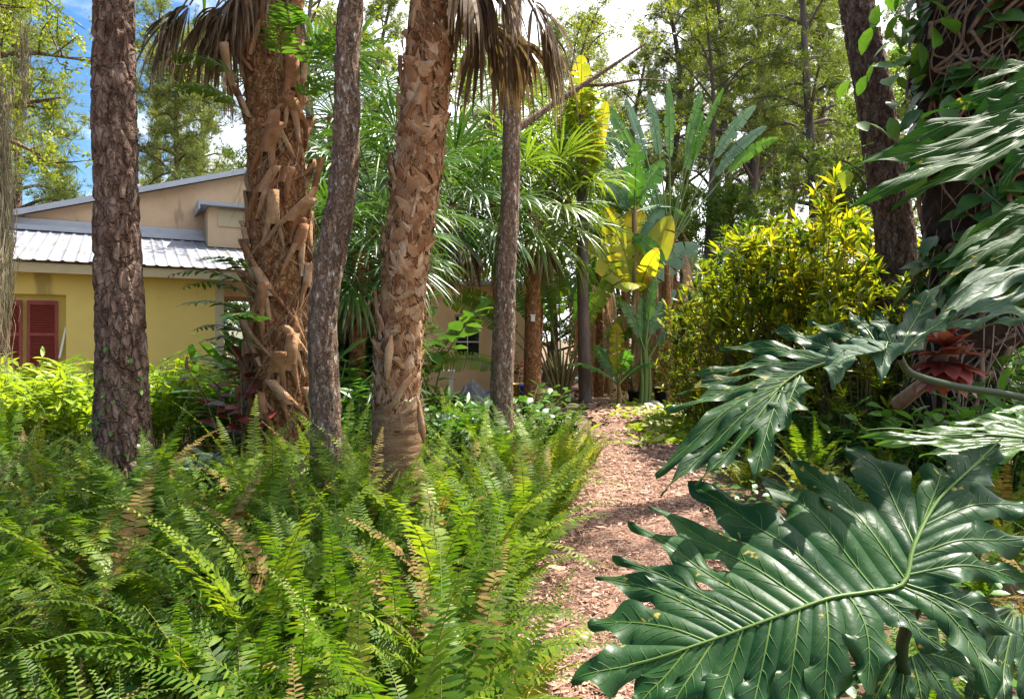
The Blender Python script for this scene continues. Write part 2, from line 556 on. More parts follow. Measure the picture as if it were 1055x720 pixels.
def build_ground():
    g = MB()
    xs = np.concatenate([[-900, -300, -90], np.linspace(-40, 40, 90), [90, 300, 900]])
    ys = np.concatenate([[-600, -120, -30], np.linspace(-8, 50, 80), [100, 300, 1000]])
    G = np.zeros((len(ys), len(xs), 3))
    for i, y in enumerate(ys):
        for j, x in enumerate(xs):
            G[i, j] = (x, y, -.02 + (.05 * noise.noise(Vector((x * .4, y * .4, 0))) - .03 if abs(x) < 60 and abs(y) < 60 else -.1))
    g.grid(G[:, ::-1])
    tag(g.build('ground', M['soil']), 'brown leaf littered soil under the garden plants', 'ground', kind='structure')
    p = MB()
    ys = np.linspace(-2, 24, 140)
    G = []
    for y in ys:
        a, b = path_l(y), path_r(y)
        a += .12 * noise.noise(Vector((y * 1.7, 3, 0)))
        b += .18 * noise.noise(Vector((y * 1.3, 9, 0)))
        G.append([(a + (b - a) * t, y, .03 + .028 * noise.noise(Vector(((a + (b - a) * t) * 3, y * 3, 5))) - (.1 if t in (0, 1) else 0)) for t in np.linspace(0, 1, 14)])
    p.grid(np.array(G)[:, ::-1])
    tag(p.build('path', M['mulch']), 'brownish pink mulch path running back between ferns and big leaves', 'path', kind='structure')
    # loose bark chips and pine needles lying on the path
    c = MB()
    tpl = (np.array([(-.5, -.5, 0), (.5, -.5, .05), (.5, .5, 0), (-.5, .5, .1)]), [np.array([[0, 1, 2, 3]])])
    for n, ylo, yhi, l0, l1, w0, w1 in ((6500, 2.2, 6.5, .012, .05, .003, .011), (7500, 2.2, 8.5, .06, .17, .0014, .0028), (4500, 6, 13, .03, .08, .006, .02), (260, 2.3, 12, .05, .11, .02, .05), (3000, 12, 22, .08, .2, .02, .06)):
        y = ylo + (yhi - ylo) * RNG.random(n) ** 1.4
        x = path_l(y) - .15 + (path_r(y) - path_l(y) + .3) * RNG.random(n)
        a = RNG.random(n) * 2 * PI
        d = np.stack([np.cos(a), np.sin(a), RNG.normal(0, .12, n)], -1)
        up = nrm(np.stack([RNG.normal(0, .25, n), RNG.normal(0, .25, n), np.ones(n)], -1))
        z = np.full(n, .045) + RNG.random(n) * .02
        c.scatter(tpl, Rmat(d, up, RNG.uniform(w0, w1, n), RNG.uniform(l0, l1, n), np.full(n, .02)), np.stack([x, y, z], -1))
    n = 900
    y = 2.3 + 16 * RNG.random(n) ** 1.5
    x = path_l(y) - .1 + (path_r(y) - path_l(y) + .2) * RNG.random(n)
    a = RNG.random(n) * 2 * PI
    d = np.stack([np.cos(a), np.sin(a), RNG.normal(.05, .15, n)], -1)
    c.scatter(OVAL, Rmat(d, RNG.normal(0, .3, (n, 3)) + [0, 0, 1], RNG.uniform(.02, .06, n)), np.stack([x, y, np.full(n, .06)], -1))
    tag(c.build('mulch_litter', M['chip'], smooth=False), 'loose bark chips and pine needles strewn over the path', 'mulch', kind='stuff')


build_ground()


# ---------------------------------------------------------------- trunks
def trunk(mb, pts, radii, sides=40, rings=120, disp=None, mi=0):
    c = spl(pts, rings)
    r = np.interp(np.linspace(0, 1, rings), np.linspace(0, 1, len(radii)), radii)
    T = nrm(np.gradient(c, axis=0))
    a = nrm(np.cross(T[0], (0, 1, 0)))
    g = np.zeros((rings, sides, 3))
    for i in range(rings):
        a = nrm(a - T[i] * np.dot(a, T[i]))
        b = np.cross(T[i], a)
        for j in range(sides):
            th = j / sides * 2 * PI
            n = math.cos(th) * a + math.sin(th) * b
            rr = r[i] + (disp(th, c[i], r[i], n) if disp else 0)
            g[i, j] = c[i] + n * rr
    mb.grid(g, mi, wrap=True)
    return c, r


def plates(fx, fz, amp, lump=.0):
    def d(th, c, r, n):
        p = Vector((math.cos(th) * r * fx + c[0] * .01, math.sin(th) * r * fx, c[2] * fz))
        ds, _ = noise.voronoi(p)
        e = min(1, (ds[1] - ds[0]) * 5.5)
        return amp * (e - .6) + amp * .35 * noise.noise(p * 3) + lump * noise.noise(Vector((n[0] * 1.2, n[1] * 1.2, c[2] * 1.1)))
    return d


def ridged(fx, fz, amp, lump=.0):
    def d(th, c, r, n):
        p = Vector((math.cos(th) * r * fx, math.sin(th) * r * fx, c[2] * fz))
        return amp * (abs(noise.noise(p)) * 2 - .5) + amp * .4 * noise.noise(p * 2.7) + lump * noise.noise(Vector((n[0] * 1.5, n[1] * 1.5, c[2] * 1.7)))
    return d


def rise(pxy, Y, below=True):
    """trunk centre line from image points at one distance, carried down into the ground"""
    P = [at(x, y, Y) for x, y in pxy]
    if below:
        g = P[0].copy(); g[2] = -.15
        if P[0][2] > .1: P = [g] + P
    return np.array(P)


# ---------------------------------------------------------------- fan palm frond
def fan_frond(mb, base, d, pet, R, up=(0, 0, 1), spread=2.5, n=34, sag=.55, petsag=.25, mi=0, mip=1, rng=RNG, ragged=.1, wf=1.0):
    """petiole then radiating folded segments that droop; lengths kept, direction pulled down step by step"""
    down = np.array([0, 0, -1.0])
    d = nrm(d)
    pts = [np.array(base, float)]
    for i in range(6):
        d = nrm(d + down * petsag / 6)
        pts.append(pts[-1] + d * pet / 6)
    if pet > .05:
        mb.tube(pts, np.linspace(.022, .012, 7) * max(1, R), 5, mip, flat=.6)
    h = pts[-1]
    side, d, nn = [x[0] for x in frames(d[None], up)]
    ang = np.linspace(-spread, spread, n)
    steps = 6
    da = 2 * spread / n
    for a in ang + rng.normal(0, da * .15, n):
        Rk = R * (.78 + .22 * math.cos(a * .6)) * (1 - ragged * rng.random())
        dk = nrm(math.cos(a) * d + math.sin(a) * side + nn * .18 * rng.normal())
        p = h + dk * .03
        rows = []
        for j in range(steps + 1):
            t = j / steps
            r = Rk * t
            wd = da * max(r, .03) / 2 if t < .42 else da * Rk * .42 / 2 * max(0.0, 1 - (t - .42) / .58) ** .75
            wd = max(wd * wf, .0015)
            sd = nrm(np.cross(dk, nn))
            n2 = np.cross(sd, dk)
            fold = .45 * wd
            rows.append([p - sd * wd, p + n2 * fold, p + sd * wd])
            dk = nrm(dk + down * sag * (t ** 1.3) * .55 * (1 + .4 * rng.normal()))
            p = p + dk * Rk / steps
        mb.grid(np.array(rows), mi)


def palm_crown(parent, loc, n, pet, R, e0, e1, mats, name='frond', sag=.55, spread=2.5, nseg=32, seed=0, az0=0, petsag=.4, skip=None, joined=False):
    rng = np.random.default_rng(seed)
    J = MB()
    for i in range(n):
        az = az0 + i * GOLD
        el = e0 + (e1 - e0) * (i + .5) / n + rng.normal(0, .08)
        d = np.array([math.cos(az) * math.cos(el), math.sin(az) * math.cos(el), math.sin(el)])
        m = J if joined else MB()
        up = (0, 0, 1) if abs(el) < 1.2 else (math.cos(az), math.sin(az), .2)
        fan_frond(m, np.array(loc) + d * .05, d, pet * rng.uniform(.8, 1.15), R * rng.uniform(.85, 1.12), up, spread, nseg, sag * rng.uniform(.7, 1.3), petsag, 0, 1, rng)
        if not joined:
            m.build(name, mats, parent)
    if joined:
        J.build(name, mats, parent)


# ---------------------------------------------------------------- the near trunks
# 1 pine with plated bark
t = thing('pine_tree', 'thick pine trunk with plated grey brown bark standing before the yellow house', 'tree', at(128, 541, 5.5))
o0 = np.array(t.location)
m = MB()
P = rise([(132, 545), (129, 470), (124, 360), (121, 240), (118, 120), (117, 0), (116, -320)], 5.5)
trunk(m, P - o0, [.27, .22, .185, .165, .155, .15, .145, .14], 140, 440, plates(12, 3.8, .026, .015))
m.build('trunk', M['pine_bark'], t)
v = MB()   # climbing leaves round the foot of the pine
k = 150
zz = RNG.random(k) ** 1.5 * 1.35 + .1
th = RNG.normal(-1.9, .9, k)
cx_ = np.interp(zz, P[:, 2], P[:, 0]) - o0[0]
rr = np.interp(zz, P[:, 2], [.27, .22, .185, .165, .155, .15, .145, .14][:len(P)]) + .035
pos = np.stack([cx_ + np.cos(th) * rr, np.sin(th) * rr, zz], -1)
dd = np.stack([np.cos(th) * .5, np.sin(th) * .5, RNG.normal(-.3, .7, k)], -1)
v.scatter(OVAL, Rmat(dd, pos * [1, 1, 0] + [0, 0, .4], RNG.uniform(.03, .06, k)), pos)
v.build('climbing_leaves', M['mid_leaf'], t)


def needle_crown(parent, o, top, n, seed, R=1.8, name='crown'):
    r = np.random.default_rng(seed)
    m = MB()
    b = MB()
    for i in range(n):
        az, el = i * GOLD, r.uniform(-.1, .7)
        d = np.array([math.cos(az) * math.cos(el), math.sin(az) * math.cos(el), math.sin(el)])
        L = R * r.uniform(.5, 1.1)
        p0 = np.array(top) + [0, 0, r.uniform(-2.2, .6)]
        p1 = p0 + d * L
        b.tube(spl([p0, (p0 + p1) / 2 + [0, 0, .15], p1], 5), np.linspace(.05, .012, 5), 5)
        q = 16
        pp = p0 + d * L * r.uniform(.45, 1.1, (q, 1)) + r.normal(0, .22, (q, 3))
        m.scatter(TUFT, Rmat(rdir(q, r) + [0, 0, .5], rdir(q, r), np.full(q, .26)), pp)
    m.build(name, M['pine_needle'], parent)
    b.build('limb', M['pine_bark'], parent)


needle_crown(t, o0, P[-1] - o0 + [0, 0, .6], 12, 3)


# 2 sabal palm with crossed leaf bases
def boots(mb, P, radii, z0, z1, step, L, wid, out, seed, mi=0, thick=.022, chance=1.0):
    r = np.random.default_rng(seed)
    zs = np.arange(z0, z1, step)
    for i, z in enumerate(zs):
        if r.random() > chance:
            continue
        az = i * GOLD + r.normal(0, .15)
        c = np.array([np.interp(z, P[:, 2], P[:, 0]), np.interp(z, P[:, 2], P[:, 1])])
        R0 = np.interp(z, P[:, 2], radii)
        lean = r.normal(0, .45)
        l = L * r.uniform(.75, 1.25)
        w_ = wid * r.uniform(.8, 1.2)
        o_ = out * r.uniform(.3, 1.5)

        def W(x, y, q, lean=lean, az=az, c=c, R0=R0, o_=o_, l=l, z=z):
            x = x + lean * y
            t_ = max(0, y / l)
            rad = R0 + .012 + o_ * t_ ** 1.4 + q
            a = az + x / R0
            return (c[0] + math.cos(a) * rad, c[1] + math.sin(a) * rad, z + y)
        # two arms that clasp the trunk, meeting in a stub
        for s_ in (-1, 1):
            g = []
            for y, xc, hw in ((-.05, 1.5, .18), (.15, 1.15, .27), (.35, .75, .33), (.55, .4, .4)):
                yy = y * l
                a, b = s_ * (xc + hw) * w_ * .55, s_ * (xc - hw) * w_ * .55
                g.append([W(a, yy, -.01), W(a, yy, thick), W((a + b) / 2, yy, thick * 1.5), W(b, yy, thick), W(b, yy, -.01)])
            mb.grid(np.array(g)[:, ::s_], mi)
        g = []
        e_ = r.uniform(.8, 1.15)
        for y, hw in ((.42, .42), (.6, .44), (.8, .36), (e_, .3), (e_ + .01, .02)):
            yy = y * l
            hw_ = hw * w_ * (1 if hw > .1 else 1)
            g.append([W(-hw_, yy, -.012), W(-hw_, yy, thick * .6), W(0, yy, thick * 1.7), W(hw_, yy, thick * .6), W(hw_, yy, -.012)])
        mb.grid(np.array(g)[:, ::-1], mi)


def fibres(mb, P, radii, z0, z1, n, seed, L=(.1, .4), mi=0, w=.006, off=.03):
    r = np.random.default_rng(seed)
    for i in range(n):
        z = r.uniform(z0, z1)
        az = r.random() * 2 * PI
        R0 = np.interp(z, P[:, 2], radii) + off * r.uniform(.2, 1.4)
        c = np.array([np.interp(z, P[:, 2], P[:, 0]), np.interp(z, P[:, 2], P[:, 1]), z])
        d = np.array([math.cos(az), math.sin(az), 0])
        l = r.uniform(*L)
        s_ = np.array([-math.sin(az), math.cos(az), 0])
        sl_ = r.normal(0, .5)
        p0 = c + d * R0
        pts = [p0, p0 + d * .04 + (s_ * sl_ - np.array([0, 0, 1])) * l * .5, p0 + d * .05 + (s_ * sl_ * 1.1 - np.array([0, 0, 1])) * l]
        g = [[p - s_ * w * k, p + s_ * w * k] for p, k in zip(spl(pts, 4), (1, .9, .6, .2))]
        mb.grid(np.array(g), mi)


t = thing('cabbage_palm', 'shaggy palm trunk covered in crossed old leaf bases beside the house corner', 'palm', at(285, 511, 6.5))
o0 = np.array(t.location)
P2 = rise([(287, 520), (290, 420), (290, 330), (288, 230), (284, 140), (278, 40), (275, -60)], 6.5) - o0
R2 = [.33, .29, .28, .255, .25, .24, .24, .24][:len(P2)]
m = MB()
trunk(m, P2, R2, 60, 160, plates(9, 5, .03, .02))
m.build('trunk', M['palm_bark'], t)
m = MB()
boots(m, P2, R2, .5, 5.2, .052, .42, .12, .075, 5, 0, .020, .95)
boots(m, P2, R2, .7, 5.2, .17, .44, .11, .16, 15, 0, .018, .7)
m.build('leaf_bases', M['boot'], t)
m = MB()
fibres(m, P2, R2, .5, 5.3, 900, 6, (.1, .55), off=.07, w=.003)
m.build('fibres', M['dead_frond'], t)
top2 = P2[-1] + [0, 0, .2]
palm_crown(t, top2, 12, 1.3, 1.0, .15, 1.3, [M['palm_leaf'], M['stem_green']], seed=21)
rng = np.random.default_rng(22)
for az, el, R_, pt in ((-2.9, -.35, .85, .75), (-2.4, -.6, .8, .5), (2.9, -.4, .85, .6), (-1.9, -.8, .75, .45), (3.5, -.1, .9, .95), (-.5, -.7, .6, .4), (-2.65, -.15, .8, 1.1), (-3.3, -.5, .9, .8)):
    m = MB()
    d = np.array([math.cos(az) * math.cos(el), math.sin(az) * math.cos(el), math.sin(el)])
    fan_frond(m, top2 + [0, 0, -.3], d, pt, R_ * 1.1, (0, 0, 1), 1.0, 24, 2.0, 1.4, 0, 0, rng, .4, 2.4)
    m.build('dead_frond', M['dead_frond'], t)

# 3 slender twisting trunk flecked with lichen
t = thing('lichen_tree', 'slim curving dark trunk flecked with white lichen between the two palm trunks', 'tree', at(336, 560, 5.0))
o0 = np.array(t.location)
m = MB()
P = rise([(336, 560), (337, 470), (334, 400), (333, 330), (340, 270), (352, 200), (357, 130), (358, 60), (362, 0), (364, -90), (372, -400)], 5.0) - o0
trunk(m, P, [.135, .118, .105, .10, .10, .105, .10, .095, .09, .09, .085, .07], 56, 300, ridged(26, 7, .012, .012))
m.build('trunk', M['oak_bark'], t)

# 4 sabal with flaking orange bark
t = thing('cabbage_palm', 'orange brown palm trunk with flaking bark and a ringed pale foot', 'palm', at(409, 569, 4.8))
o0 = np.array(t.location)
P4 = rise([(409, 569), (409, 480), (408, 420), (412, 350), (418, 270), (428, 190), (438, 100), (446, 0), (450, -40)], 4.8) - o0
R4 = [.17, .155, .15, .145, .15, .158, .16, .155, .15, .15][:len(P4)]
m = MB()
trunk(m, P4, R4, 64, 240, plates(16, 9, .012, .01))
m.build('trunk', M['palm_bark'], t)
m = MB()
zr = np.linspace(-.1, 1.02, 160)
ring = np.zeros((160, 40, 3))
for i, z in enumerate(zr):
    rad = np.interp(z, P4[:, 2], R4) + .017 + .006 * abs(math.sin(z * 48 + 3 * noise.noise(Vector((z * 7, 0, 0))))) ** .5
    for j in range(40):
        a = j / 40 * 2 * PI
        q = rad + .006 * noise.noise(Vector((math.cos(a) * 2, math.sin(a) * 2, z * 7))) - (.03 if i in (0, 159) else 0)
        ztop = z + (.05 * noise.noise(Vector((math.cos(a) * 1.5, math.sin(a) * 1.5, 4)))) * (z > .9)
        ring[i, j] = (np.interp(z, P4[:, 2], P4[:, 0]) + q * math.cos(a), np.interp(z, P4[:, 2], P4[:, 1]) + q * math.sin(a), ztop)
m.grid(ring, 0, wrap=True)
m.build('ringed_foot', M['palm_ring'], t)
# flakes of old leaf bases lying flat on the trunk
m = MB()
rng = np.random.default_rng(8)
for i in range(900):
    z = rng.uniform(.98, 4.1)
    az = rng.random() * 2 * PI
    R0 = np.interp(z, P4[:, 2], R4) + .004
    c = np.array([np.interp(z, P4[:, 2], P4[:, 0]), np.interp(z, P4[:, 2], P4[:, 1])])
    l, w_ = rng.uniform(.05, .17), rng.uniform(.015, .045)
    an = rng.choice([-1, 1]) * rng.uniform(.2, 1.1)
    lift = rng.choice([.003, .008, .03]) * rng.uniform(.6, 1.3)
    g = []
    for tt, ww in ((0, .5), (.2, 1), (.6, .95), (1, .35)):
        row = []
        for x, q in ((-1, 0), (-.5, .004), (.5, .005), (1, 0)):
            xx = x * w_ * ww * rng.uniform(.6, 1.3)
            yy = (tt - .5 + rng.normal(0, .14 if tt == 1 else .03)) * l
            X_, Y_ = xx * math.cos(an) - yy * math.sin(an), xx * math.sin(an) + yy * math.cos(an)
            a = az + X_ / R0
            rad = R0 + q + lift * tt ** 1.5
            row.append((c[0] + math.cos(a) * rad, c[1] + math.sin(a) * rad, z + Y_))
        g.append(row)
    m.grid(np.array(g)[:, ::-1], 0)
boots(m, P4, R4, 1.05, 4.2, .13, .22, .075, .014, 9, 0, .008, .7)
m.build('bark_flakes', M['boot'], t)
# the one pale boot that sticks out low on the right and the long pale flake
m = MB()
for x0, y0, x1, y1, ww in ((431, 412, 437, 457, .026), (400, 425, 424, 385, .03), (398, 395, 403, 345, .03)):
    a, b = at(x0, y0, 4.62) - o0, at(x1, y1, 4.60) - o0
    g = []
    for tt, k in ((0, .25), (.3, .8), (.7, 1), (1, .2)):
        p = a * (1 - tt) + b * tt + np.array([.0, -.05 * math.sin(tt * 3), 0])
        g.append([p - [ww * k, -.03, 0], p, p + [ww * k, .03, 0]])
    m.grid(np.array(g), 0)
m.build('split_leaf_base', M['boot'], t)
m = MB()
fibres(m, P4, R4, 1.0, 4.3, 1100, 16, (.04, .2), off=.022, w=.0022)
m.build('fibres', M['dead_frond'], t)
top4 = P4[-1] + [.05, 0, .55]
palm_crown(t, top4, 11, 1.2, .95, .25, 1.3, [M['palm_leaf'], M['stem_green']], seed=31)
rng = np.random.default_rng(23)
for az, el, R_, pt in ((.05, -.15, .75, 1.05), (-.25, -.1, .7, .95), (-.1, -.2, .75, .6), (.3, -.5, .75, .45), (-.5, -.6, .8, .42), (.8, -.35, .8, .7), (.55, -.7, .75, .35), (.65, -.15, .75, .9)):
    m = MB()
    d = np.array([math.cos(az) * math.cos(el), math.sin(az) * math.cos(el), math.sin(el)])
    fan_frond(m, top4 + [0, 0, -.28], d, pt, R_ * .98, (0, 0, 1), .9, 22, 2.2, 1.5, 0, 0, rng, .35, 2.6)
    m.build('dead_frond', M['dead_frond'], t)

# 5 slim dark trunk by the path with one fork
t = thing('forked_tree', 'slim dark brown trunk by the path with a side branch forking right', 'tree', at(516, 481, 8.0))
o0 = np.array(t.location)
m = MB()
P = rise([(516, 481), (517, 400), (520, 330), (521, 270), (526, 200), (527, 130), (528, 60), (529, 0), (530, -100), (528, -350)], 8.0) - o0
trunk(m, P, [.15, .135, .128, .12, .115, .11, .10, .095, .095, .09, .07], 44, 240, ridged(20, 6, .012, .012))
m.build('trunk', M['oak_bark'], t)
m = MB()
B = np.array([at(*p, 8.0 + .12 * i) for i, p in enumerate([(529, 135), (552, 120), (575, 104), (605, 85), (640, 62), (665, 45)])]) - o0
m.tube(spl(B, 20), np.linspace(.05, .014, 20), 8)
B2 = np.array([at(*p, 8.4 + .1 * i) for i, p in enumerate([(598, 88), (630, 87), (660, 82), (690, 84)])]) - o0
m.tube(spl(B2, 12), np.linspace(.026, .008, 12), 6)
m.build('branch', M['oak_bark'], t)

# 6 leaning pine on the right
t = thing('pine_tree', 'leaning pine trunk with scaly bark behind the yellow croton hedge', 'tree', at(922, 481, 8.0))
o0 = np.array(t.location)
m = MB()
P = rise([(922, 481), (922, 400), (924, 330), (922, 240), (910, 165), (900, 100), (888, 30), (880, -20), (850, -320)], 8.0) - o0
R6 = [.26, .235, .225, .21, .2, .19, .185, .18, .18, .15]
trunk(m, P, R6[:len(P)], 60, 260, plates(16, 6, .02, .012))
m.build('trunk', M['pine_bark'], t)
needle_crown(t, o0, P[-1] + [0, 0, .4], 10, 5)

# 7 root-wrapped giant at the right
t = thing('strangler_fig', 'massive dark trunk wrapped in hanging roots and ivy at the right edge', 'tree', (gx(1036, 6.6), 6.6, 0))
o0 = np.array(t.location)
m = MB()
P7 = np.array([(-.5, .1, -.2), (-.5, .1, .7), (-.42, .1, 1.4), (.05, .1, 2.4), (.10, .1, 3.6), (.12, .1, 5.6)])
R7 = np.array([.30, .24, .32, .66, .76, .78])
trunk(m, P7, R7, 60, 140, ridged(5, 2, .09, .12))
m.build('trunk', M['root_dark'], t)
m = MB()
rng = np.random.default_rng(12)
for i in range(75):
    az = rng.uniform(-PI * 1.02, PI * .02)
    z = rng.uniform(1.3, 5.2)
    pts = []
    dz = rng.choice([-1, 1, -1])
    for k in range(9):
        R0 = np.interp(z, P7[:, 2], R7) + rng.uniform(.0, .14)
        pts.append((np.interp(z, P7[:, 2], P7[:, 0]) + math.cos(az) * R0, .1 + math.sin(az) * R0, z))
        az += rng.normal(0, .22)
        z = max(.6, z + dz * rng.uniform(-.03, .32))
    m.tube(spl(pts, 32), np.linspace(rng.uniform(.010, .03), .008, 32), 6, 0)
m.build('aerial_root', M['root_brown'], t)
m = MB()
fibres(m, P7, R7, 1.0, 5.0, 500, 17, (.2, .8), off=.14)
m.build('root_hairs', M['root_brown'], t)
m = MB()
k = 1000
rng = np.random.default_rng(13)
zz = rng.uniform(1.9, 4.9, k)
th = rng.uniform(-PI * 1.05, PI * .05, k)
keep = np.array([noise.noise(Vector((math.cos(a) * 1.8, math.sin(a) * 1.8, z * 1.3))) > -.2 for a, z in zip(th, zz)])
zz, th = zz[keep], th[keep]
k = len(zz)
rr = np.interp(zz, P7[:, 2], R7) + rng.uniform(.05, .17, k)
pos = np.stack([np.interp(zz, P7[:, 2], P7[:, 0]) + np.cos(th) * rr, .1 + np.sin(th) * rr, zz], -1)
od = np.stack([np.cos(th), np.sin(th), 0 * th], -1)
sd_ = np.stack([-np.sin(th), np.cos(th), 0 * th], -1)
dd = od * .5 + sd_ * rng.normal(-.3, .8, (k, 1)) + np.array([0, 0, -1]) * rng.uniform(-.1, .9, (k, 1))
m.scatter(HEART, Rmat(dd, od + [0, -.1, .9], rng.uniform(.1, .24, k)), pos)
m.build('ivy_leaves', M['dark_leaf'], t)
m = MB()
k = 60
rng = np.random.default_rng(14)
pos = np.stack([rng.normal(-1.0, .2, k), rng.normal(.0, .25, k), 4.9 - 1.9 * rng.random(k) ** 1.6], -1)
m.scatter(OVAL, Rmat(rdir(k, rng) * [1, 1, .6] + [0, -.2, -.5], rdir(k, rng) * .5 + [0, -.4, .7], rng.uniform(.14, .30, k)), pos)
m.build('vine_leaves', M['mid_leaf'], t)
# a backlit round leaf hanging by the leaning pine
m = MB()
p = at(871, 185, 6.2)
rad = .085
hv = HEART[0] * .16
m.add(np.stack([hv[:, 0], -hv[:, 2] * 1.5, .06 - hv[:, 1]], -1), HEART[1][0])
m.tube(spl([(0, 0, .06), (.06, .03, .12), (.2, .08, .16), (.32, .25, .3)], 10), .004, 5, 1)
o = m.build('round_leaf', [M['gold_leaf'], M['stem_green']])
o.location = p
tag(o, 'single heart shaped glowing yellow leaf hanging above the croton hedge', 'leaf')


# ---------------------------------------------------------------- ferns
def fern_frond(mb, L, th0, bend, az, pairs, plen, mi, rng, base=(0, 0, 0), twist=.0):
    n = 14
    s = np.linspace(0, 1, n)
    th = th0 + bend * s ** 1.4
    azs = az + twist * s
    d = np.stack([np.sin(th) * np.cos(azs), np.sin(th) * np.sin(azs), np.cos(th)], -1)
    pts = np.array(base) + np.vstack([[0, 0, 0], np.cumsum(d[:-1] * L / (n - 1), 0)])
    mb.tube(pts, np.linspace(.0034, .001, n), 3, 3)
    u = np.linspace(.14, .995, pairs)
    # closer spacing towards the tip
    u = 1 - (1 - u) ** 1.08
    C = np.stack([np.interp(u, s, pts[:, k]) for k in range(3)], -1)
    T = nrm(np.stack([np.interp(u, s, d[:, k]) for k in range(3)], -1))
    side = nrm(np.stack([-np.sin(np.interp(u, s, azs)), np.cos(np.interp(u, s, azs)), 0 * u], -1))
    nn = np.cross(side, T) * -1
    nn = np.where(nn[:, 2:3] < 0, -nn, nn) if abs(th0) < .2 else nn
    prof = np.minimum(1, (u / .3) ** .6) * np.clip((1 - u) / .62, .05, 1) ** .75
    for sg in (-1, 1):
        k = len(u)
        kp = rng.random(k) > .05
        a = rng.normal(.30, .09, k)[:, None]
        dd = nrm(sg * side * np.cos(a) + T * np.sin(a) + np.array([0, 0, -.12]) + nn * rng.normal(.06, .12, (k, 1)))
        l = plen * prof * rng.uniform(.82, 1.12, k)
        wd = np.full(k, L * .86 / pairs * 3.7) * np.clip(prof * 1.3, .4, 1)
        mb.scatter(PINNA, Rmat(dd, nn, wd, l, l)[kp], (C + T * (sg * L * .2 / pairs))[kp], mi)


def fern_plant(seed, nf, L0, L1, spread=1.0, pairs=34, yellow=.12, dry=.05):
    r = np.random.default_rng(seed)
    m = MB()
    for i in range(nf):
        x = r.random()
        mi = 2 if x < dry else (1 if x < dry + yellow else 0)
        L = r.uniform(L0, L1)
        th0 = r.uniform(.03, .55) * spread
        bend = r.uniform(.7, 1.75) * (1 if r.random() > .2 else .35)
        fern_frond(m, L, th0, bend, i * GOLD + r.normal(0, .3), pairs, L * r.uniform(.082, .108), mi, r,
                   (r.normal(0, .05), r.normal(0, .05), 0), r.normal(0, .3))
    return m


FM = [M['fern_green'], M['fern_yellow'], M['fern_dry'], M['fern_stem']]
protos = []
for i, a in enumerate([(1, 17, .7, 1.1, 1.3, 46), (2, 18, .65, 1.05, 1.45, 44), (3, 15, .75, 1.2, 1.2, 48), (4, 18, .55, 1.0, 1.5, 42), (5, 16, .75, 1.15, 1.3, 46), (6, 18, .5, .8, 1.3, 46), (9, 18, .65, 1.1, 1.4, 44), (10, 14, .6, 1.25, 1.5, 48), (11, 20, .45, .95, 1.6, 40), (12, 13, .8, 1.25, 1.15, 50)]):
    o = fern_plant(*a, yellow=.08, dry=.03 + .05 * (i % 3)).build('sword_fern', FM)
    protos.append(o)
goldproto = fern_plant(7, 22, .5, .8, 1.2, 34, yellow=.75, dry=.06).build('sword_fern', FM)
used = set()


def place_fern(k, x, y, s, rz, label, group):
    p = goldproto if k == 'g' else protos[k]
    key = p.name
    if key not in used:
        used.add(key)
        o = p
        o.location = (x, y, 0); o.rotation_euler = (0, 0, rz); o.scale = (s, s, s)
        tag(o, label, 'fern', group)
        return o
    return dup(p, (x, y, 0), rz, s, label, group, 'fern')


pts = []
rng = np.random.default_rng(41)
tries = 0
TR = [(-3.14, 5.5, .45), (-2.25, 6.5, .45), (-1.37, 5.0, .2), (-.81, 4.8, .25), (-.13, 8, .22)]
while len(pts) < 150 and tries < 20000:
    tries += 1
    y = 1.45 + 7.2 * rng.random() ** 1.15
    xl = max(-.85 * y - .5, -6.2)
    x = rng.uniform(xl, path_l(y) - .05)
    if x > path_l(y) - .45 - .06 * max(0, 5 - y) and rng.random() < .5: continue
    if y > 6.5 and x < -2.9: continue
    if x > -.3 and y < 2.0 and rng.random() < .6: continue
    if y < 4.2 and x > path_l(y) - .2: continue
    if any(math.hypot(x - a, y - b) < c for a, b, c in TR): continue
    if any(math.hypot(x - a, y - b) < (.30 + .035 * y) for a, b in pts): continue
    pts.append((x, y))
for x, y in pts:
    edge = path_l(y) - x
    if edge < .7 and y > 4.5:
        lab, gr, k = 'yellow green sword fern leaning over the path edge by the forked trunk', 'ferns along the far path edge', 'g' if rng.random() < .85 else int(rng.integers(10))
    elif edge < .75:
        lab, gr, k = 'arching sword fern spilling onto the near left edge of the mulch path', 'ferns along the near path edge', int(rng.integers(10))
    elif y < 3.2:
        lab, gr, k = 'large arching sword fern in the front row of the fern bed', 'ferns in the front row of the bed', int(rng.integers(10))
    elif x < -2.2 and y > 3.8:
        lab, gr, k = 'green sword fern round the foot of the thick pine', 'ferns round the foot of the pine', 'g' if y > 5.2 and rng.random() < .45 else int(rng.integers(10))
    elif y > 3.8:
        lab, gr, k = 'upright sword fern among the feet of the palm trunks', 'ferns among the palm trunks', int(rng.integers(10))
    else:
        lab, gr, k = 'dense sword fern in the middle of the fern bed', 'ferns in the middle of the bed', int(rng.integers(10))
    s = rng.uniform(.8, 1.12) * (.95 if edge < .5 else 1)
    if y < 2.4: s *= .85
    place_fern(k, x, y, s, rng.random() * 6.28, lab, gr)
for x, y, s in ((-.88, 4.3, .8), (-.55, 4.35, .75), (-1.3, 4.5, .8), (-3.3, 4.95, .85), (-2.8, 4.9, .75), (-2.2, 5.6, .8)):
    place_fern(int(rng.integers(10)), x, y, s, rng.random() * 6.28, 'upright sword fern among the feet of the palm trunks', 'ferns among the palm trunks')
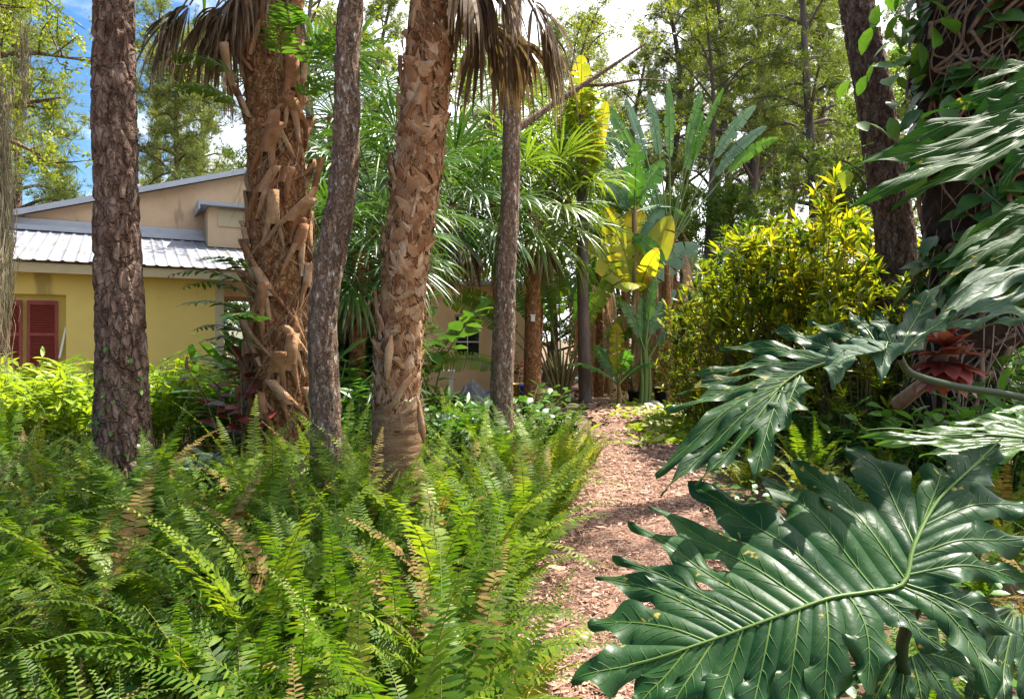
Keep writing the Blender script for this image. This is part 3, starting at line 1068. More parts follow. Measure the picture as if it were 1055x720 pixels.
def hero(seed, nf):
    r = np.random.default_rng(seed)
    m = MB()
    for i in range(nf):
        L = r.uniform(.85, 1.3)
        fern_frond(m, L, r.uniform(.05, .4), r.uniform(.9, 2.0), i * GOLD + r.normal(0, .3), 46, L * r.uniform(.07, .09), 0 if r.random() > .12 else 2, r, (r.normal(0, .04), r.normal(0, .04), 0), r.normal(0, .3))
    return m


hp = [hero(sd, n).build('arching_fern', [M['fern_light'], M['fern_yellow'], M['fern_dry'], M['fern_stem']]) for sd, n in ((401, 12), (402, 10), (403, 13))]
for i, (x, y, s, lab) in enumerate(((-.28, 3.05, 1.0, 'big bright arching fern in front of the fern bed nearest the path bend'), (-.95, 2.75, .95, 'big bright arching fern in the front centre of the fern bed'), (-1.75, 3.1, 1.0, 'big bright arching fern in front of the thick pine'),
        (-.55, 3.9, 1.0, 'big bright fern just before the ringed foot of the orange palm'), (-1.6, 4.3, 1.05, 'tall bright fern before the lichen flecked trunk'), (-2.5, 4.6, 1.0, 'bright arching fern before and right of the thick pine'),
        (.1, 4.4, .9, 'bright fern arching over the path edge at the near bend'), (.3, 5.6, .9, 'bright fern at the path edge midway to the forked trunk'), (-2.2, 2.5, .9, 'bright arching fern in the near left corner of the bed'), (-.2, 5.3, .95, 'bright upright fern right of the orange palm foot'),
        (-3.3, 3.9, 1.0, 'bright arching fern left of the thick pine foot'), (-.1, 2.35, .8, 'bright low fern nearest the viewer beside the path'))):
    if i < 3:
        o = hp[i]; o.location = (x, y, 0); o.scale = (s, s, s); tag(o, lab, 'fern', 'large bright arching ferns')
    else:
        dup(hp[i % 3], (x, y, 0), i * 1.1, s, lab, 'large bright arching ferns', 'fern')
# right of the path, behind the big leaves
for x, y, s in ((2.3, 4.6, .6), (2.9, 5.2, .75), (3.4, 4.7, .8), (3.9, 5.6, .9), (2.6, 3.8, .6), (4.4, 5.0, .8), (3.2, 3.9, .7), (4.0, 4.2, .75), (4.6, 6.2, .8), (1.75, 3.5, .5), (1.7, 2.9, .5), (2.5, 3.2, .6), (2.9, 6.6, .9), (3.5, 6.2, .9), (4.0, 6.9, 1.0), (4.7, 7.2, 1.1), (5.3, 6.6, 1.1), (2.6, 7.2, .7), (2.1, 4.1, .55), (2.35, 5.5, .6), (3.3, 7.6, .8), (5.0, 5.6, .9), (2.9, 2.9, .7), (1.5, 2.4, .55), (2.1, 2.5, .6)):
    place_fern(int(rng.integers(10)), x, y, s, rng.random() * 6.28, 'light green fern growing in the shade behind the big split leaves', 'ferns right of the path')

for x, y, s in ((2.6, 6.0, .9), (3.1, 5.5, .85), (3.7, 5.0, .8), (4.3, 5.9, 1.0), (3.6, 6.6, 1.0), (2.3, 6.6, .75), (2.6, 4.4, .65), (3.1, 4.3, .7)):
    place_fern('g', x, y, s, rng.random() * 6.28, 'yellow green fern in the shade behind the big split leaves', 'yellow ferns right of the path')
# low leafy ground cover under the ferns and at the right of the path
m = MB()
k = 9000
rng = np.random.default_rng(44)
y = 1.5 + 9.5 * rng.random(k)
x = rng.uniform(-1, 1, k) * .8 * y
ok = ((x < path_l(y) - .35) | (x > path_r(y) + .1)) & (x > -6.5)
x, y = x[ok], y[ok]
k = len(x)
a = rng.random(k) * 6.28
dd = np.stack([np.cos(a), np.sin(a), rng.normal(.25, .35, k)], -1)
m.scatter(OVAL, Rmat(dd, rdir(k, rng) * .5 + [0, -.2, 1], rng.uniform(.04, .10, k)), np.stack([x, y, rng.uniform(.01, .28, k)], -1))
tag(m.build('ground_cover', M['mid_leaf']), 'low green leafy ground cover under the ferns', 'ground cover', kind='stuff')
m = MB()
k = 1500
y = rng.uniform(9.5, 20, k)
x = path_r(y) + rng.normal(.1, .5, k) * (1 + (y - 9) * .08)
a = rng.random(k) * 6.28
dd = np.stack([np.cos(a), np.sin(a), rng.uniform(.2, 1.2, k)], -1)
m.scatter(LANCE, Rmat(dd, rdir(k, rng) * .5 + [0, -.2, 1], rng.uniform(.3, .5, k), rng.uniform(.1, .26, k)), np.stack([x, y, np.full(k, .02)], -1))
tag(m.build('grass', M['lime_leaf']), 'sunny tufts of weeds and grass right of the path', 'grass', kind='stuff')


# ---------------------------------------------------------------- cane plants with lance leaves (in front of the house)
def cane_plant(seed, nc, H, leaf, per, tpl=LANCE, spread=.5, wid=1.0):
    r = np.random.default_rng(seed)
    st, lf = MB(), MB()
    for i in range(nc):
        az = i * GOLD + r.normal(0, .2)
        h = H * r.uniform(.65, 1.05)
        out = h * spread * r.uniform(.2, 1)
        b = np.array([r.normal(0, .08), r.normal(0, .08), 0])
        tip = b + [math.cos(az) * out, math.sin(az) * out, h]
        c = spl([b, b + (tip - b) * [.35, .35, .6], tip], 14)
        st.tube(c, np.linspace(.009, .004, 14), 4)
        s = np.linspace(.3, 1, per)
        C = np.stack([np.interp(s, np.linspace(0, 1, 14), c[:, k]) for k in range(3)], -1)
        sg = np.where(np.arange(per) % 2, 1, -1)[:, None]
        sd_ = np.array([-math.sin(az), math.cos(az), 0])
        dd = nrm(sg * sd_ * .9 + np.array([math.cos(az) * .45, math.sin(az) * .45, .35]) + r.normal(0, .3, (per, 3)))
        l = leaf * r.uniform(.75, 1.15, per)
        lf.scatter(tpl, Rmat(dd, np.array([0, 0, 1.0]) + r.normal(0, .25, (per, 3)), l * wid, l, l), C)
    return st, lf


cp = []
for sd in (51, 52, 53):
    e = thing('ginger_plant', '', '')
    a, b = cane_plant(sd, 15, 1.2, .24, 18, wid=.95)
    a.build('stem', M['stem_green'], e)
    b.build('leaves', M['lime_leaf'], e)
    cp.append(e)
rng = np.random.default_rng(54)
first = set()
spots = []
for row, (Y, pxs) in enumerate(((7.6, np.arange(-25, 250, 33)), (8.7, np.arange(-20, 250, 33)), (9.8, np.arange(-30, 250, 36)))):
    for px in pxs:
        spots.append((gx(px + rng.normal(0, 8), Y), Y + rng.normal(0, .25), row))
for x, y, row in spots:
    k = int(rng.integers(3))
    lab = ('lime green lance leaved bush in the front row below the yellow wall', 'lime green lance leaved bush in the middle of the bed below the yellow wall', 'lime green lance leaved bush close against the yellow wall')[row]
    g = ('front row of lime bushes', 'middle row of lime bushes', 'back row of lime bushes')[row]
    s = rng.uniform(.85, 1.08) * (1.0, .98, 1.08)[row]
    if k not in first:
        first.add(k)
        e = cp[k]
        e.location = (x, y, 0); e.scale = (s, s, s)
        tag(e, lab, 'bush', g)
    else:
        dup(cp[k], (x, y, 0), rng.random() * 6.28, s, lab, g, 'bush')

# dark glossy understory between the trunks and by the path
dk = []
for sd, mt, tp, lf_, H in ((61, 'dark_leaf', OVAL, .24, .8), (62, 'mid_leaf', LANCE, .28, .95), (63, 'silver_leaf', OVAL, .2, .5), (64, 'mid_leaf', OVAL, .16, .9)):
    e = thing('understory_shrub', '', '')
    a, b = cane_plant(sd, 14, H, lf_, 12, tp, .6)
    a.build('stem', M['stem_green'], e)
    b.build('leaves', M[mt], e)
    dk.append(e)
first = set()
UL = ['dark glossy broad leaved shrub', 'mid green lance leaved shrub', 'silvery leaved low shrub', 'small leaved green shrub']
for k, x_, Y, s, where in ((1, 375, 7.2, 1.0, 'between the lichen trunk and the orange palm'), (1, 350, 7.6, 1.3, 'behind the lichen trunk'), (3, 455, 7.2, .85, 'right of the orange palm trunk'), (1, 475, 8.6, .7, 'left of the forked trunk'),
                           (2, 490, 7.4, .9, 'left of the forked trunk foot'), (1, 500, 9.5, .7, 'behind the forked trunk'), (3, 550, 9.4, .9, 'right of the forked trunk'), (3, 575, 8.2, .8, 'at the path edge right of the forked trunk'),
                           (1, 445, 10.5, .8, 'before the peach wall'), (0, 465, 11.2, .7, 'below the peach wall window'), (2, 425, 8.2, 1.2, 'just behind the orange palm trunk'), (3, 320, 8.0, 1.4, 'behind the shaggy palm trunk'),
                           (2, 205, 5.9, .9, 'between the pine and the shaggy palm'), (1, 240, 7.3, 1.25, 'left of the shaggy palm trunk'), (0, 395, 9.0, 1.9, 'in the dark gap behind the orange palm'), (0, 360, 9.4, 2.1, 'in the dark gap behind the lichen trunk'),
                           (3, 330, 10.0, 2.4, 'tall in the dark behind the lichen trunk'), (3, 380, 10.6, 2.6, 'tall in the gap between the trunks'), (3, 420, 11, 2.2, 'tall behind the orange palm'), (3, 300, 10.5, 2.4, 'beside the far house corner'), (1, 250, 10.2, 1.6, 'against the yellow house corner'),
                           (3, 985, 7.6, 1.7, 'right of the fig trunk foot'), (3, 1035, 8.0, 2.0, 'at the right edge behind the pale striped leaf'), (1, 1060, 6.8, 1.5, 'at the right edge below the thick green leaf stalk'), (3, 960, 9.6, 2.2, 'tall between the croton hedge and the fig'), (3, 1040, 11, 2.6, 'tall and far at the right edge'), (3, 1005, 5.7, 1.15, 'in front of the fig foot under the red rosette'), (1, 1050, 5.3, 1.1, 'at the right edge under the thick leaf stalk'), (3, 945, 6.0, .95, 'before the fig and leaning pine feet'), (1, 880, 7.0, .8, 'before the leaning pine foot'), (3, 840, 8.0, .7, 'before the croton hedge')):
    lab = UL[k] + ' ' + where
    loc = (gx(x_, Y), Y, 0)
    if k not in first:
        first.add(k)
        e = dk[k]; e.location = loc; e.scale = (s, s, s)
        tag(e, lab, 'shrub', 'understory shrubs between the trunks')
    else:
        dup(dk[k], loc, rng.random() * 6.28, s, lab, 'understory shrubs between the trunks', 'shrub')


# ---------------------------------------------------------------- croton hedge
def croton(seed, H, W, n):
    r = np.random.default_rng(seed)
    st, lf = MB(), MB()
    for i in range(n):
        az = r.random() * 6.28
        rad = W * math.sqrt(r.random())
        h = H * (1 - .30 * (rad / W) ** 3) * (.12 + .93 * r.random() ** .75) * (1 + .16 * noise.noise(Vector((math.cos(az) * 2.2 * rad, math.sin(az) * 2.2 * rad, seed))))
        rad *= 1 + .3 * noise.noise(Vector((az * 1.5, h * 1.6, seed + 5)))
        tip = np.array([math.cos(az) * rad, math.sin(az) * rad, h])
        b = tip * [.25, .25, 0]
        if i % 4 == 0:
            st.tube(spl([b, tip * [.6, .6, .55], tip], 8), np.linspace(.014, .005, 8), 4)
        k = int(r.integers(11, 19))
        e = r.uniform(-.1, 1.35, k)
        aa = r.random(k) * 6.28
        dd = np.stack([np.cos(aa) * np.cos(e), np.sin(aa) * np.cos(e), np.sin(e)], -1)
        l = r.uniform(.14, .27, k)
        lf.scatter(NARROW, Rmat(dd, np.array([0, 0, 1.0]) + r.normal(0, .3, (k, 3)), l * 1.25, l, l), tip + np.stack([0 * aa, 0 * aa, r.uniform(-.09, .04, k)], -1))
    return st, lf


cr = []
for sd in (71, 72, 73):
    e = thing('croton_bush', '', '')
    a, b = croton(sd, 3.3, .95, 190)
    a.build('stem', M['twig'], e)
    b.build('leaves', M['croton_leaf'], e)
    cr.append(e)
CL = [(890, 7.35, .66, 'croton bush in front of the leaning pine foot'), (945, 7.5, .62, 'croton bush between the leaning pine and the red rosette'), (712, 12.6, .62, 'lowest croton bush at the left tip of the hedge'), (735, 11.2, .78, 'leftmost croton bush by the path with orange yellow leaf tips'), (765, 9.8, .88, 'bushy yellow croton second from the path end of the hedge'), (800, 9.2, .92, 'tall yellow green croton in the middle of the hedge'),
      (838, 9.0, 1.0, 'tallest croton bush before the far pine trunks'), (862, 8.9, .9, 'yellow green croton bush left of the leaning pine'), (915, 9.2, .86, 'croton bush just behind the leaning pine trunk'), (955, 9.6, .8, 'croton bush at the dark fig end of the hedge'),
      (780, 11.6, .98, 'croton bush in the back of the hedge near the path'), (850, 11.2, 1.0, 'croton bush in the back of the hedge behind the tallest one')]
for i, (px, Y, s, lab) in enumerate(CL):
    loc = (gx(px, Y), Y, 0)
    if i < 3:
        e = cr[i]; e.location = loc; e.scale = (s, s, s); tag(e, lab, 'bush', 'croton bushes of the hedge')
    else:
        dup(cr[i % 3], loc, i * 1.3, s, lab, 'croton bushes of the hedge', 'bush')

# red bromeliad rosette on the fig
t = thing('red_rosette_plant', 'dark red rosette plant perched before the fig trunk under the pale leaf', 'plant', at(975, 368, 4.9))
m = MB()
rng = np.random.default_rng(77)
for k, (n_, e_, l_) in enumerate(((9, 1.1, .16), (12, .65, .22), (14, .2, .26), (14, -.2, .28), (12, -.6, .28))):
    aa = np.arange(n_) / n_ * 6.28 + k * .4
    e = e_ + rng.normal(0, .12, n_)
    dd = np.stack([np.cos(aa) * np.cos(e), np.sin(aa) * np.cos(e), np.sin(e)], -1)
    m.scatter(OVAL, Rmat(dd, dd * [-.6, -.6, 0] + [0, 0, 1], np.full(n_, l_ * .75), np.full(n_, l_)), np.tile([0, 0, .12 - k * .05], (n_, 1)))
m.build('leaves', M['red_leaf'], t)
m = MB()
m.tube([(0, 0, .05), (.03, .3, -.2), (.05, .7, -.4)], [.04, .05, .06], 8)
m.build('stem', M['root_brown'], t)
t = thing('red_rosette_plant', 'small dark red leaved plant at the left foot of the shaggy palm', 'plant', (gx(243, 6.2), 6.2, 0))
m = MB()
a, b = cane_plant(78, 9, 1.3, .2, 9, OVAL, .3)
a.build('stem', M['twig'], t); b.build('leaves', M['red_leaf'], t)


# ---------------------------------------------------------------- split-leaf philodendrons
def plane_pt(px, py, P0, n):
    ray = np.array([(px - CX) / F, 1.0, (HY - py) / F])
    return ray * (np.dot(P0, n) / np.dot(ray, n)) + np.array([0, 0, CH])


def lobed_leaf(parent, lobes, p0, Y0, n, conv, mats, sinus=.33, width=.4, ruffle=.012, droop=.12, wavy=.03, seed=0, mid=None, vein=.0032, minw=0):
    """lobes: ordered round the leaf, each a list of image points from vein to tip, laid out on a tilted plane"""
    r = np.random.default_rng(seed)
    n = nrm(n)
    P0 = np.array([(p0[0] - CX) / F, 1.0, (HY - p0[1]) / F]) * Y0
    m_ = 26
    A = []
    for lb in lobes:
        q = np.array([plane_pt(*conv(*p), P0, n) for p in lb])
        q[0] -= nrm(q[1] - q[0]) * .007
        A.append(spl(q, m_))
    A = np.array(A)
    K = len(A)
    u = np.linspace(0, 1, m_)
    Ls = np.linalg.norm(np.diff(A, axis=1), axis=2).sum(1)

    def wave(p):
        return wavy * noise.noise(Vector(p * 5.5 + 3.1 * seed))
    mb = MB()
    vn = MB()
    edge = {}
    for i in range(K):
        T = nrm(np.gradient(A[i], axis=0))
        perp = np.cross(n, T)
        dn = [np.linalg.norm(A[j][int(m_ * .6)] - A[i][int(m_ * .6)]) for j in (i - 1, i + 1) if 0 <= j < K]
        w0 = width * np.mean(dn)
        w0 = float(np.clip(w0, .07 * Ls[i] + minw, .26 * Ls[i]))
        ph = r.random(4) * 6.28
        halves = []
        for sgn, j in ((-1, i - 1), (1, i + 1)):
            fr = 3.2 + r.random() * 1.6
            bumps = .78 + .22 * np.sin(u * fr * 2 * PI / 1.6 + ph[0 if sgn < 0 else 1])
            taper = np.clip((1 - u) / .42, 0, 1) ** .65
            W = w0 * bumps * taper
            s_ = sinus * r.uniform(.85, 1.2)
            if 0 <= j < K:
                s_ = sinus * (1 + .18 * math.sin(7.3 * min(i, j) + seed))
                H = (A[j] - A[i]) / 2
                hl = np.linalg.norm(H, axis=1)
                bl = np.clip((u - s_) / .10, 0, 1)
                bl = bl * bl * (3 - 2 * bl)
                Wc = np.minimum(W, hl * .97 + .004)
                side = perp * (1 if np.dot(perp[m_ // 2], H[m_ // 2]) > 0 else -1)
                off = H * (1 - bl)[:, None] + side * (Wc * bl)[:, None]
            else:
                bl = np.clip(u / .15, 0, 1)
                ref = A[i + 1 if sgn < 0 else i - 1] - A[i]
                side = perp * (-1 if np.dot(perp[m_ // 2], ref[m_ // 2]) > 0 else 1)
                off = side * (W * (.25 + .75 * bl))[:, None]
            halves.append((off, bl))
        vs = np.linspace(0, 1, 6)
        rows = []
        lr = r.normal(0, .05)
        for a in range(m_):
            row = []
            for (off, bl), rev in ((halves[0], True), (halves[1], False)):
                h = []
                for v_ in vs:
                    p = A[i][a] + off[a] * v_
                    free = bl[a]
                    z = .11 * np.linalg.norm(off[a]) * max(0.0, math.sin(v_ * PI)) ** .8
                    z += free * ruffle * v_ ** 2 * math.sin(u[a] * 15 + ph[2] + (2 if rev else 0))
                    z += wave(p) - droop * Ls[i] * u[a] ** 2.2 * (1 + 3 * lr)
                    h.append(p + n * z + np.array([0, 0, -.25 * droop * Ls[i] * u[a] ** 3]))
                row += h[::-1][:-1] if rev else h
            rows.append(row)
        rows = np.array(rows)
        mb.grid(rows, 0)
        cl = rows[:, 5] + n * .0012
        vn.tube(cl[:-2], np.linspace(vein, vein * .25, m_ - 2), 5, 0)
        for q in range(3, m_ - 6, 3):     # side veins
            for sgn in (-1, 1):
                e_ = rows[min(q + 4, m_ - 2), 5 + sgn * 4] + n * .0008
                s0 = cl[q]
                md = rows[min(q + 2, m_ - 2), 5 + sgn * 2] + n * .001
                vn.tube(spl([s0, md, e_], 5), np.linspace(vein * .3, vein * .12, 5), 3, 0)
    lf = mb.build('leaf', mats[0], parent)
    if mid is not None:
        q = np.array([plane_pt(*conv(*p), P0, n) for p in mid])
        q = np.array([p + n * (wave(p) + .004) for p in spl(q, 40)])
        vn.tube(q, np.interp(np.linspace(0, 1, 40), [0, .35, .5, 1], [vein * .7, vein * 1.9, vein * 1.9, vein * .8]) if len(mid) > 8 else np.linspace(vein * 1.9, vein * .8, 40), 8, 0, flat=.7)
    vn.build('veins', mats[1], lf)
    return lf


c1 = lambda x, y: (580 + x / 2.221, 440 + y / 2.221)
c2 = lambda x, y: (660 + x / 2.572, 220 + y / 2.572)
c0 = lambda x, y: (x, y)
big = [[(792, 332), (890, 318), (985, 312), (1090, 322)],
       [(800, 292), (900, 262), (980, 248), (1090, 232)],
       [(822, 225), (920, 182), (990, 165), (1085, 158)],
       [(850, 172), (905, 120), (955, 70), (1005, 28)],
       [(828, 205), (850, 150), (862, 110), (868, 85)],
       [(803, 262), (770, 180), (715, 80), (658, 8)],
       [(780, 335), (705, 232), (620, 125), (525, 42)],
       [(712, 362), (620, 250), (540, 150), (452, 68)],
       [(640, 385), (505, 265), (400, 170), (288, 92)],
       [(560, 410), (430, 312), (320, 226), (196, 146)],
       [(490, 437), (370, 350), (262, 265), (148, 188)],
       [(440, 455), (340, 392), (232, 326), (112, 272)],
       [(395, 470), (285, 402), (180, 345), (72, 310)],
       [(330, 490), (230, 452), (140, 430), (55, 428)],
       [(262, 514), (170, 535), (95, 548), (18, 564)],
       [(285, 508), (240, 560), (190, 605), (150, 650)],
       [(345, 487), (300, 555), (255, 620), (215, 690)],
       [(410, 467), (382, 550), (352, 630), (320, 720)],
       [(475, 445), (457, 540), (437, 630), (415, 730)],
       [(540, 420), (530, 500), (520, 590), (508, 690)],
       [(600, 400), (604, 480), (602, 570), (600, 668)],
       [(655, 388), (686, 445), (700, 520), (698, 600)],
       [(712, 370), (765, 412), (825, 465), (892, 508)],
       [(775, 356), (870, 410), (945, 500), (985, 618)],
       [(785, 352), (890, 390), (980, 420), (1080, 455)]]
mid1 = [(1003, 32), (955, 72), (905, 122), (850, 178), (803, 270), (781, 352), (700, 373), (615, 393), (500, 435), (330, 490), (255, 515), (150, 540)]
t = thing('split_leaf_philodendron', 'huge dark glossy split leaf plant filling the lower right beside the path', 'plant', (1.15, 1.75, 0))
o0 = np.array(t.location)


def unparent_offset(o, off):
    me = o.data
    a = np.empty(len(me.vertices) * 3)
    me.vertices.foreach_get('co', a)
    a = a.reshape(-1, 3) - off
    me.vertices.foreach_set('co', a.ravel())
    me.update()
    for c in o.children:
        unparent_offset(c, off)


def petiole(parent, pts, r0, r1, o0, mat='petiole_dark'):
    m = MB()
    m.tube(spl(pts, 24) - o0, np.linspace(r0, r1, 24), 10)
    return m.build('petiole', M[mat], parent)


PD = [M['philo_dark'], M['philo_vein']]
PMD = [M['philo_mid'], M['philo_vein']]
PPL = [M['philo_pale'], M['philo_vein']]
n1 = (-.1, -.62, .78)
l = lobed_leaf(t, big, (850, 620), 1.35, n1, c1, PD, .42, .60, .014, .09, .035, 1, mid1, .0028)
l['label'] = 'huge dark glossy leaf with pale veins'
unparent_offset(l, o0)
P0_ = np.array([(850 - CX) / F, 1, (HY - 620) / F]) * 1.35
j1 = plane_pt(*c1(783, 350), P0_, nrm(n1))
petiole(t, [j1 + [-.002, .012, -.016], j1 + [.08, .06, -.03], j1 + [.14, .25, -.3], (1.2, 1.75, .3), (1.15, 1.75, 0)], .011, .017, o0)
# a second dark leaf hanging under it, bottom right
low = [[(700, 470), (780, 500), (850, 560)], [(690, 480), (740, 560), (800, 640)], [(670, 490), (690, 590), (720, 720)], [(650, 490), (640, 600), (640, 740)],
       [(640, 480), (590, 570), (560, 680)], [(640, 470), (560, 510), (480, 570)]]
low = [[(x + 130, y + 40) for x, y in lb] for lb in low]
l = lobed_leaf(t, low, (930, 690), 1.62, (-.05, -.75, .66), c1, PD, .4, .42, .01, .1, .03, 2)
unparent_offset(l, o0)
low2 = [[(x + 250, y - 90) for x, y in lb] for lb in low]
l = lobed_leaf(t, low2, (1000, 640), 1.75, (.1, -.55, .83), c1, PD, .4, .42, .01, .1, .03, 8)
unparent_offset(l, o0)
# pale green flat leaf further back at the right
flat = [[(1060, 560), (1000, 535), (930, 528)], [(1050, 575), (940, 550), (820, 548)], [(1040, 590), (900, 570), (700, 560)], [(1020, 600), (850, 590), (580, 572)], [(1000, 606), (820, 606), (620, 600)], [(1010, 612), (860, 622), (740, 628)], [(1040, 615), (940, 632), (860, 640)]]
l = lobed_leaf(t, flat, (960, 450), 2.3, (-.1, -.42, .9), c2, [M['mid_leaf'], M['philo_vein']], .35, .42, .012, .05, .03, 3, [(1060, 600), (900, 590), (600, 575)])
l['label'] = 'flat light green leaf'
unparent_offset(l, o0)
m = MB()
m.tube(spl([(0, 0, -.1), (.02, .03, .2), (.05, 0, .45)], 10), np.linspace(.05, .03, 10), 10)
m.build('stem', M['root_brown'], t)

t = thing('split_leaf_philodendron', 'tall split leaf plant reaching in from the right with drooping shiny leaves', 'plant', (2.35, 2.3, 0))
o0 = np.array(t.location)
lv2 = [[(700, 372), (745, 318), (800, 272), (838, 250)],
       [(690, 365), (715, 300), (752, 230), (792, 165)],
       [(672, 368), (655, 330), (640, 290), (618, 245)],
       [(640, 372), (605, 320), (575, 275), (552, 236)],
       [(600, 376), (560, 330), (500, 290), (440, 268)],
       [(550, 380), (480, 335), (410, 308), (345, 302)],
       [(505, 386), (410, 352), (310, 338), (205, 330)],
       [(465, 395), (360, 380), (250, 392), (130, 416)],
       [(430, 412), (320, 415), (200, 435), (85, 478)],
       [(405, 428), (300, 445), (185, 480), (68, 522)],
       [(380, 448), (265, 495), (150, 580), (34, 668)],
       [(365, 462), (260, 540), (150, 630), (48, 722)],
       [(362, 470), (290, 560), (210, 640), (140, 700)],
       [(375, 462), (345, 540), (320, 620), (298, 692)],
       [(420, 432), (400, 480), (385, 520), (370, 560)],
       [(500, 398), (512, 405), (518, 412), (522, 420)],
       [(590, 385), (620, 375), (640, 372), (650, 390)]]
lv2 = lv2[:14] + [lv2[14]]
l = lobed_leaf(t, lv2, (800, 380), 1.75, (-.28, -.52, .80), c2, PD, .22, .36, .012, .05, .035, 4, [(690, 380), (600, 378), (505, 388), (430, 412), (380, 448), (340, 490)], .003)
unparent_offset(l, o0)
# two curled lobes on its upper side, silver sheen put into their pale colour
curl = [[(560, 372), (530, 385), (512, 400), (515, 420)], [(590, 360), (545, 350), (520, 365), (490, 378)], [(640, 350), (600, 322), (560, 312), (530, 322)], [(650, 345), (655, 325), (645, 345), (640, 392)]]
l = lobed_leaf(t, curl, (860, 350), 1.68, (-.2, -.4, .9), c2, PPL, .4, .5, .01, .2, .03, 5, None, .002)
l['label'] = 'pale curled leaf lobe'
unparent_offset(l, o0)
P0_ = np.array([(800 - CX) / F, 1, (HY - 380) / F]) * 1.75
j2 = plane_pt(*c2(685, 380), P0_, nrm((-.28, -.52, .80)))
petiole(t, [j2, at(940, 385, 1.78), at(985, 398, 1.88), at(1060, 411, 2.0), (2.1, 2.25, 1.2), (2.33, 2.3, .75)], .0085, .012, o0)
# pale striped leaf reaching in from the right edge
st3 = [[(1130, 150), (1030, 90), (960, 95), (870, 128)], [(1125, 165), (1020, 125), (930, 145), (800, 205)], [(1120, 180), (1010, 165), (900, 200), (782, 240)], [(1120, 195), (1010, 205), (900, 235), (785, 262)], [(1120, 210), (1020, 240), (920, 262), (805, 278)], [(1130, 225), (1050, 265), (980, 272), (880, 275)]]
l = lobed_leaf(t, st3, (1000, 285), 1.95, (-.1, -.45, .88), c2, PPL, .08, .34, .012, .1, .04, 6, None, .003)
l['label'] = 'pale striped leaf with narrow lobes'
unparent_offset(l, o0)
up3 = [[(1130, 20), (1040, -10), (960, -5), (880, 30)], [(1130, 40), (1030, 25), (920, 40), (800, 86)], [(1130, 60), (1030, 60), (900, 100), (790, 160)], [(1135, 75), (1050, 85), (940, 130), (830, 190)]]
l = lobed_leaf(t, up3, (1010, 240), 2.15, (-.1, -.55, .82), c2, PMD, .08, .36, .016, .1, .04, 7, None, .003)
unparent_offset(l, o0)
c8 = lambda x, y: (800 + x / 3, y / 3)
top4_ = [[(900, 250), (800, 215), (700, 225), (615, 248)], [(895, 265), (780, 255), (640, 275), (470, 294)], [(890, 285), (760, 290), (670, 310), (585, 322)], [(885, 300), (740, 320), (520, 360), (300, 406)],
         [(880, 330), (720, 370), (480, 420), (222, 448)], [(885, 350), (740, 400), (500, 470), (330, 530)], [(885, 370), (730, 430), (480, 500), (240, 578)], [(890, 395), (760, 440), (580, 510), (378, 572)], [(900, 420), (800, 470), (740, 510), (705, 545)]]
l = lobed_leaf(t, top4_, (1000, 140), 1.9, (-.1, -.75, .66), c8, PMD, .08, .36, .016, .12, .04, 9, None, .003)
unparent_offset(l, o0)
low5 = [[(900, 600), (820, 610), (710, 640), (600, 696)], [(900, 640), (820, 650), (740, 680), (640, 730)], [(905, 680), (840, 700), (790, 730), (720, 770)]]
l = lobed_leaf(t, low5, (1030, 220), 1.9, (-.1, -.75, .66), c8, PMD, .2, .42, .012, .1, .03, 10, None, .003)
unparent_offset(l, o0)
for j, b in ((c2(1125, 180), 1.95), (c2(1130, 50), 2.15), (c8(885, 330), 1.9)):
    a = at(*j, b)
    petiole(t, [a, a + [.12, .05, .0], a + [.3, .15, -.25], (2.3, 2.3, .95)], .010, .014, o0)
m = MB()
m.tube(spl([(0, 0, -.1), (-.03, .03, .5), (-.02, 0, 1.0)], 14), np.linspace(.06, .04, 14), 10)
m.build('stem', M['root_brown'], t)


# ---------------------------------------------------------------- houses
def local(o, d):
    d = nrm(np.array([d[0], d[1], 0]))
    p = np.array([-d[1], d[0], 0])
    return lambda x, y, z: np.array([o[0], o[1], 0]) + d * x + p * y + np.array([0, 0, z])


def wbox(mb, f, x0, x1, y0, y1, z0, z1, mi=0):
    v = [f(x, y, z) for x in (x0, x1) for y in (y0, y1) for z in (z0, z1)]
    mb.add(v, [[0, 1, 3, 2], [4, 6, 7, 5], [0, 4, 5, 1], [2, 3, 7, 6], [0, 2, 6, 4], [1, 5, 7, 3]], mi)


HO = (-5.57, 13.1)
rzh = math.atan2(.495, .87)
t = thing('yellow_house', 'yellow stucco house with metal roof and red shutters behind the pine', 'house', (HO[0], HO[1], 0), rzh)
f = local((0, 0), (1, 0))
m = MB()      # wall with a recessed window bay
wx0, wx1, wz0, wz1 = -3.66, -2.535, .92, 2.28
for a in ((-9, wx0, 0, 2.75), (wx1, 0, 0, 2.75), (wx0, wx1, 0, wz0), (wx0, wx1, wz1, 2.75)):
    wbox(m, f, a[0], a[1], 0, .25, a[2], a[3])
wbox(m, f, wx0, wx1, .2, .26, wz0, wz1)
wbox(m, f, -.25, 0, .25, 7, 0, 2.75)
m.build('wall', M['yellow_stucco'], t, smooth=False)
m = MB()
wbox(m, f, -9, .45, -.42, -.30, 2.62, 2.78)       # fascia
wbox(m, f, -9, .45, -.30, 0, 2.70, 2.74)          # soffit
wbox(m, f, -.14, .012, -.012, 0, 0, 2.69)         # corner board
m.build('eave', M['trim'], t, smooth=False)
m = MB()      # corrugated roof sheets
xs = np.arange(-9.2, .7, .02)
prof = .016 * np.clip(np.sin(xs / .20 * 2 * PI) * 3 - 1.6, -.2, 1)
ys = np.linspace(-.5, 2.62, 8)
G = np.array([[f(x, y, 2.82 + (y + .5) * .9 / 3.1 + h) for x, h in zip(xs, prof)] for y in ys])
m.grid(G)
rf = m.build('roof', M['metal_roof'], t, smooth=False)
m = MB()
wbox(m, f, -9, .6, 2.42, 2.60, 3.70, 3.80)
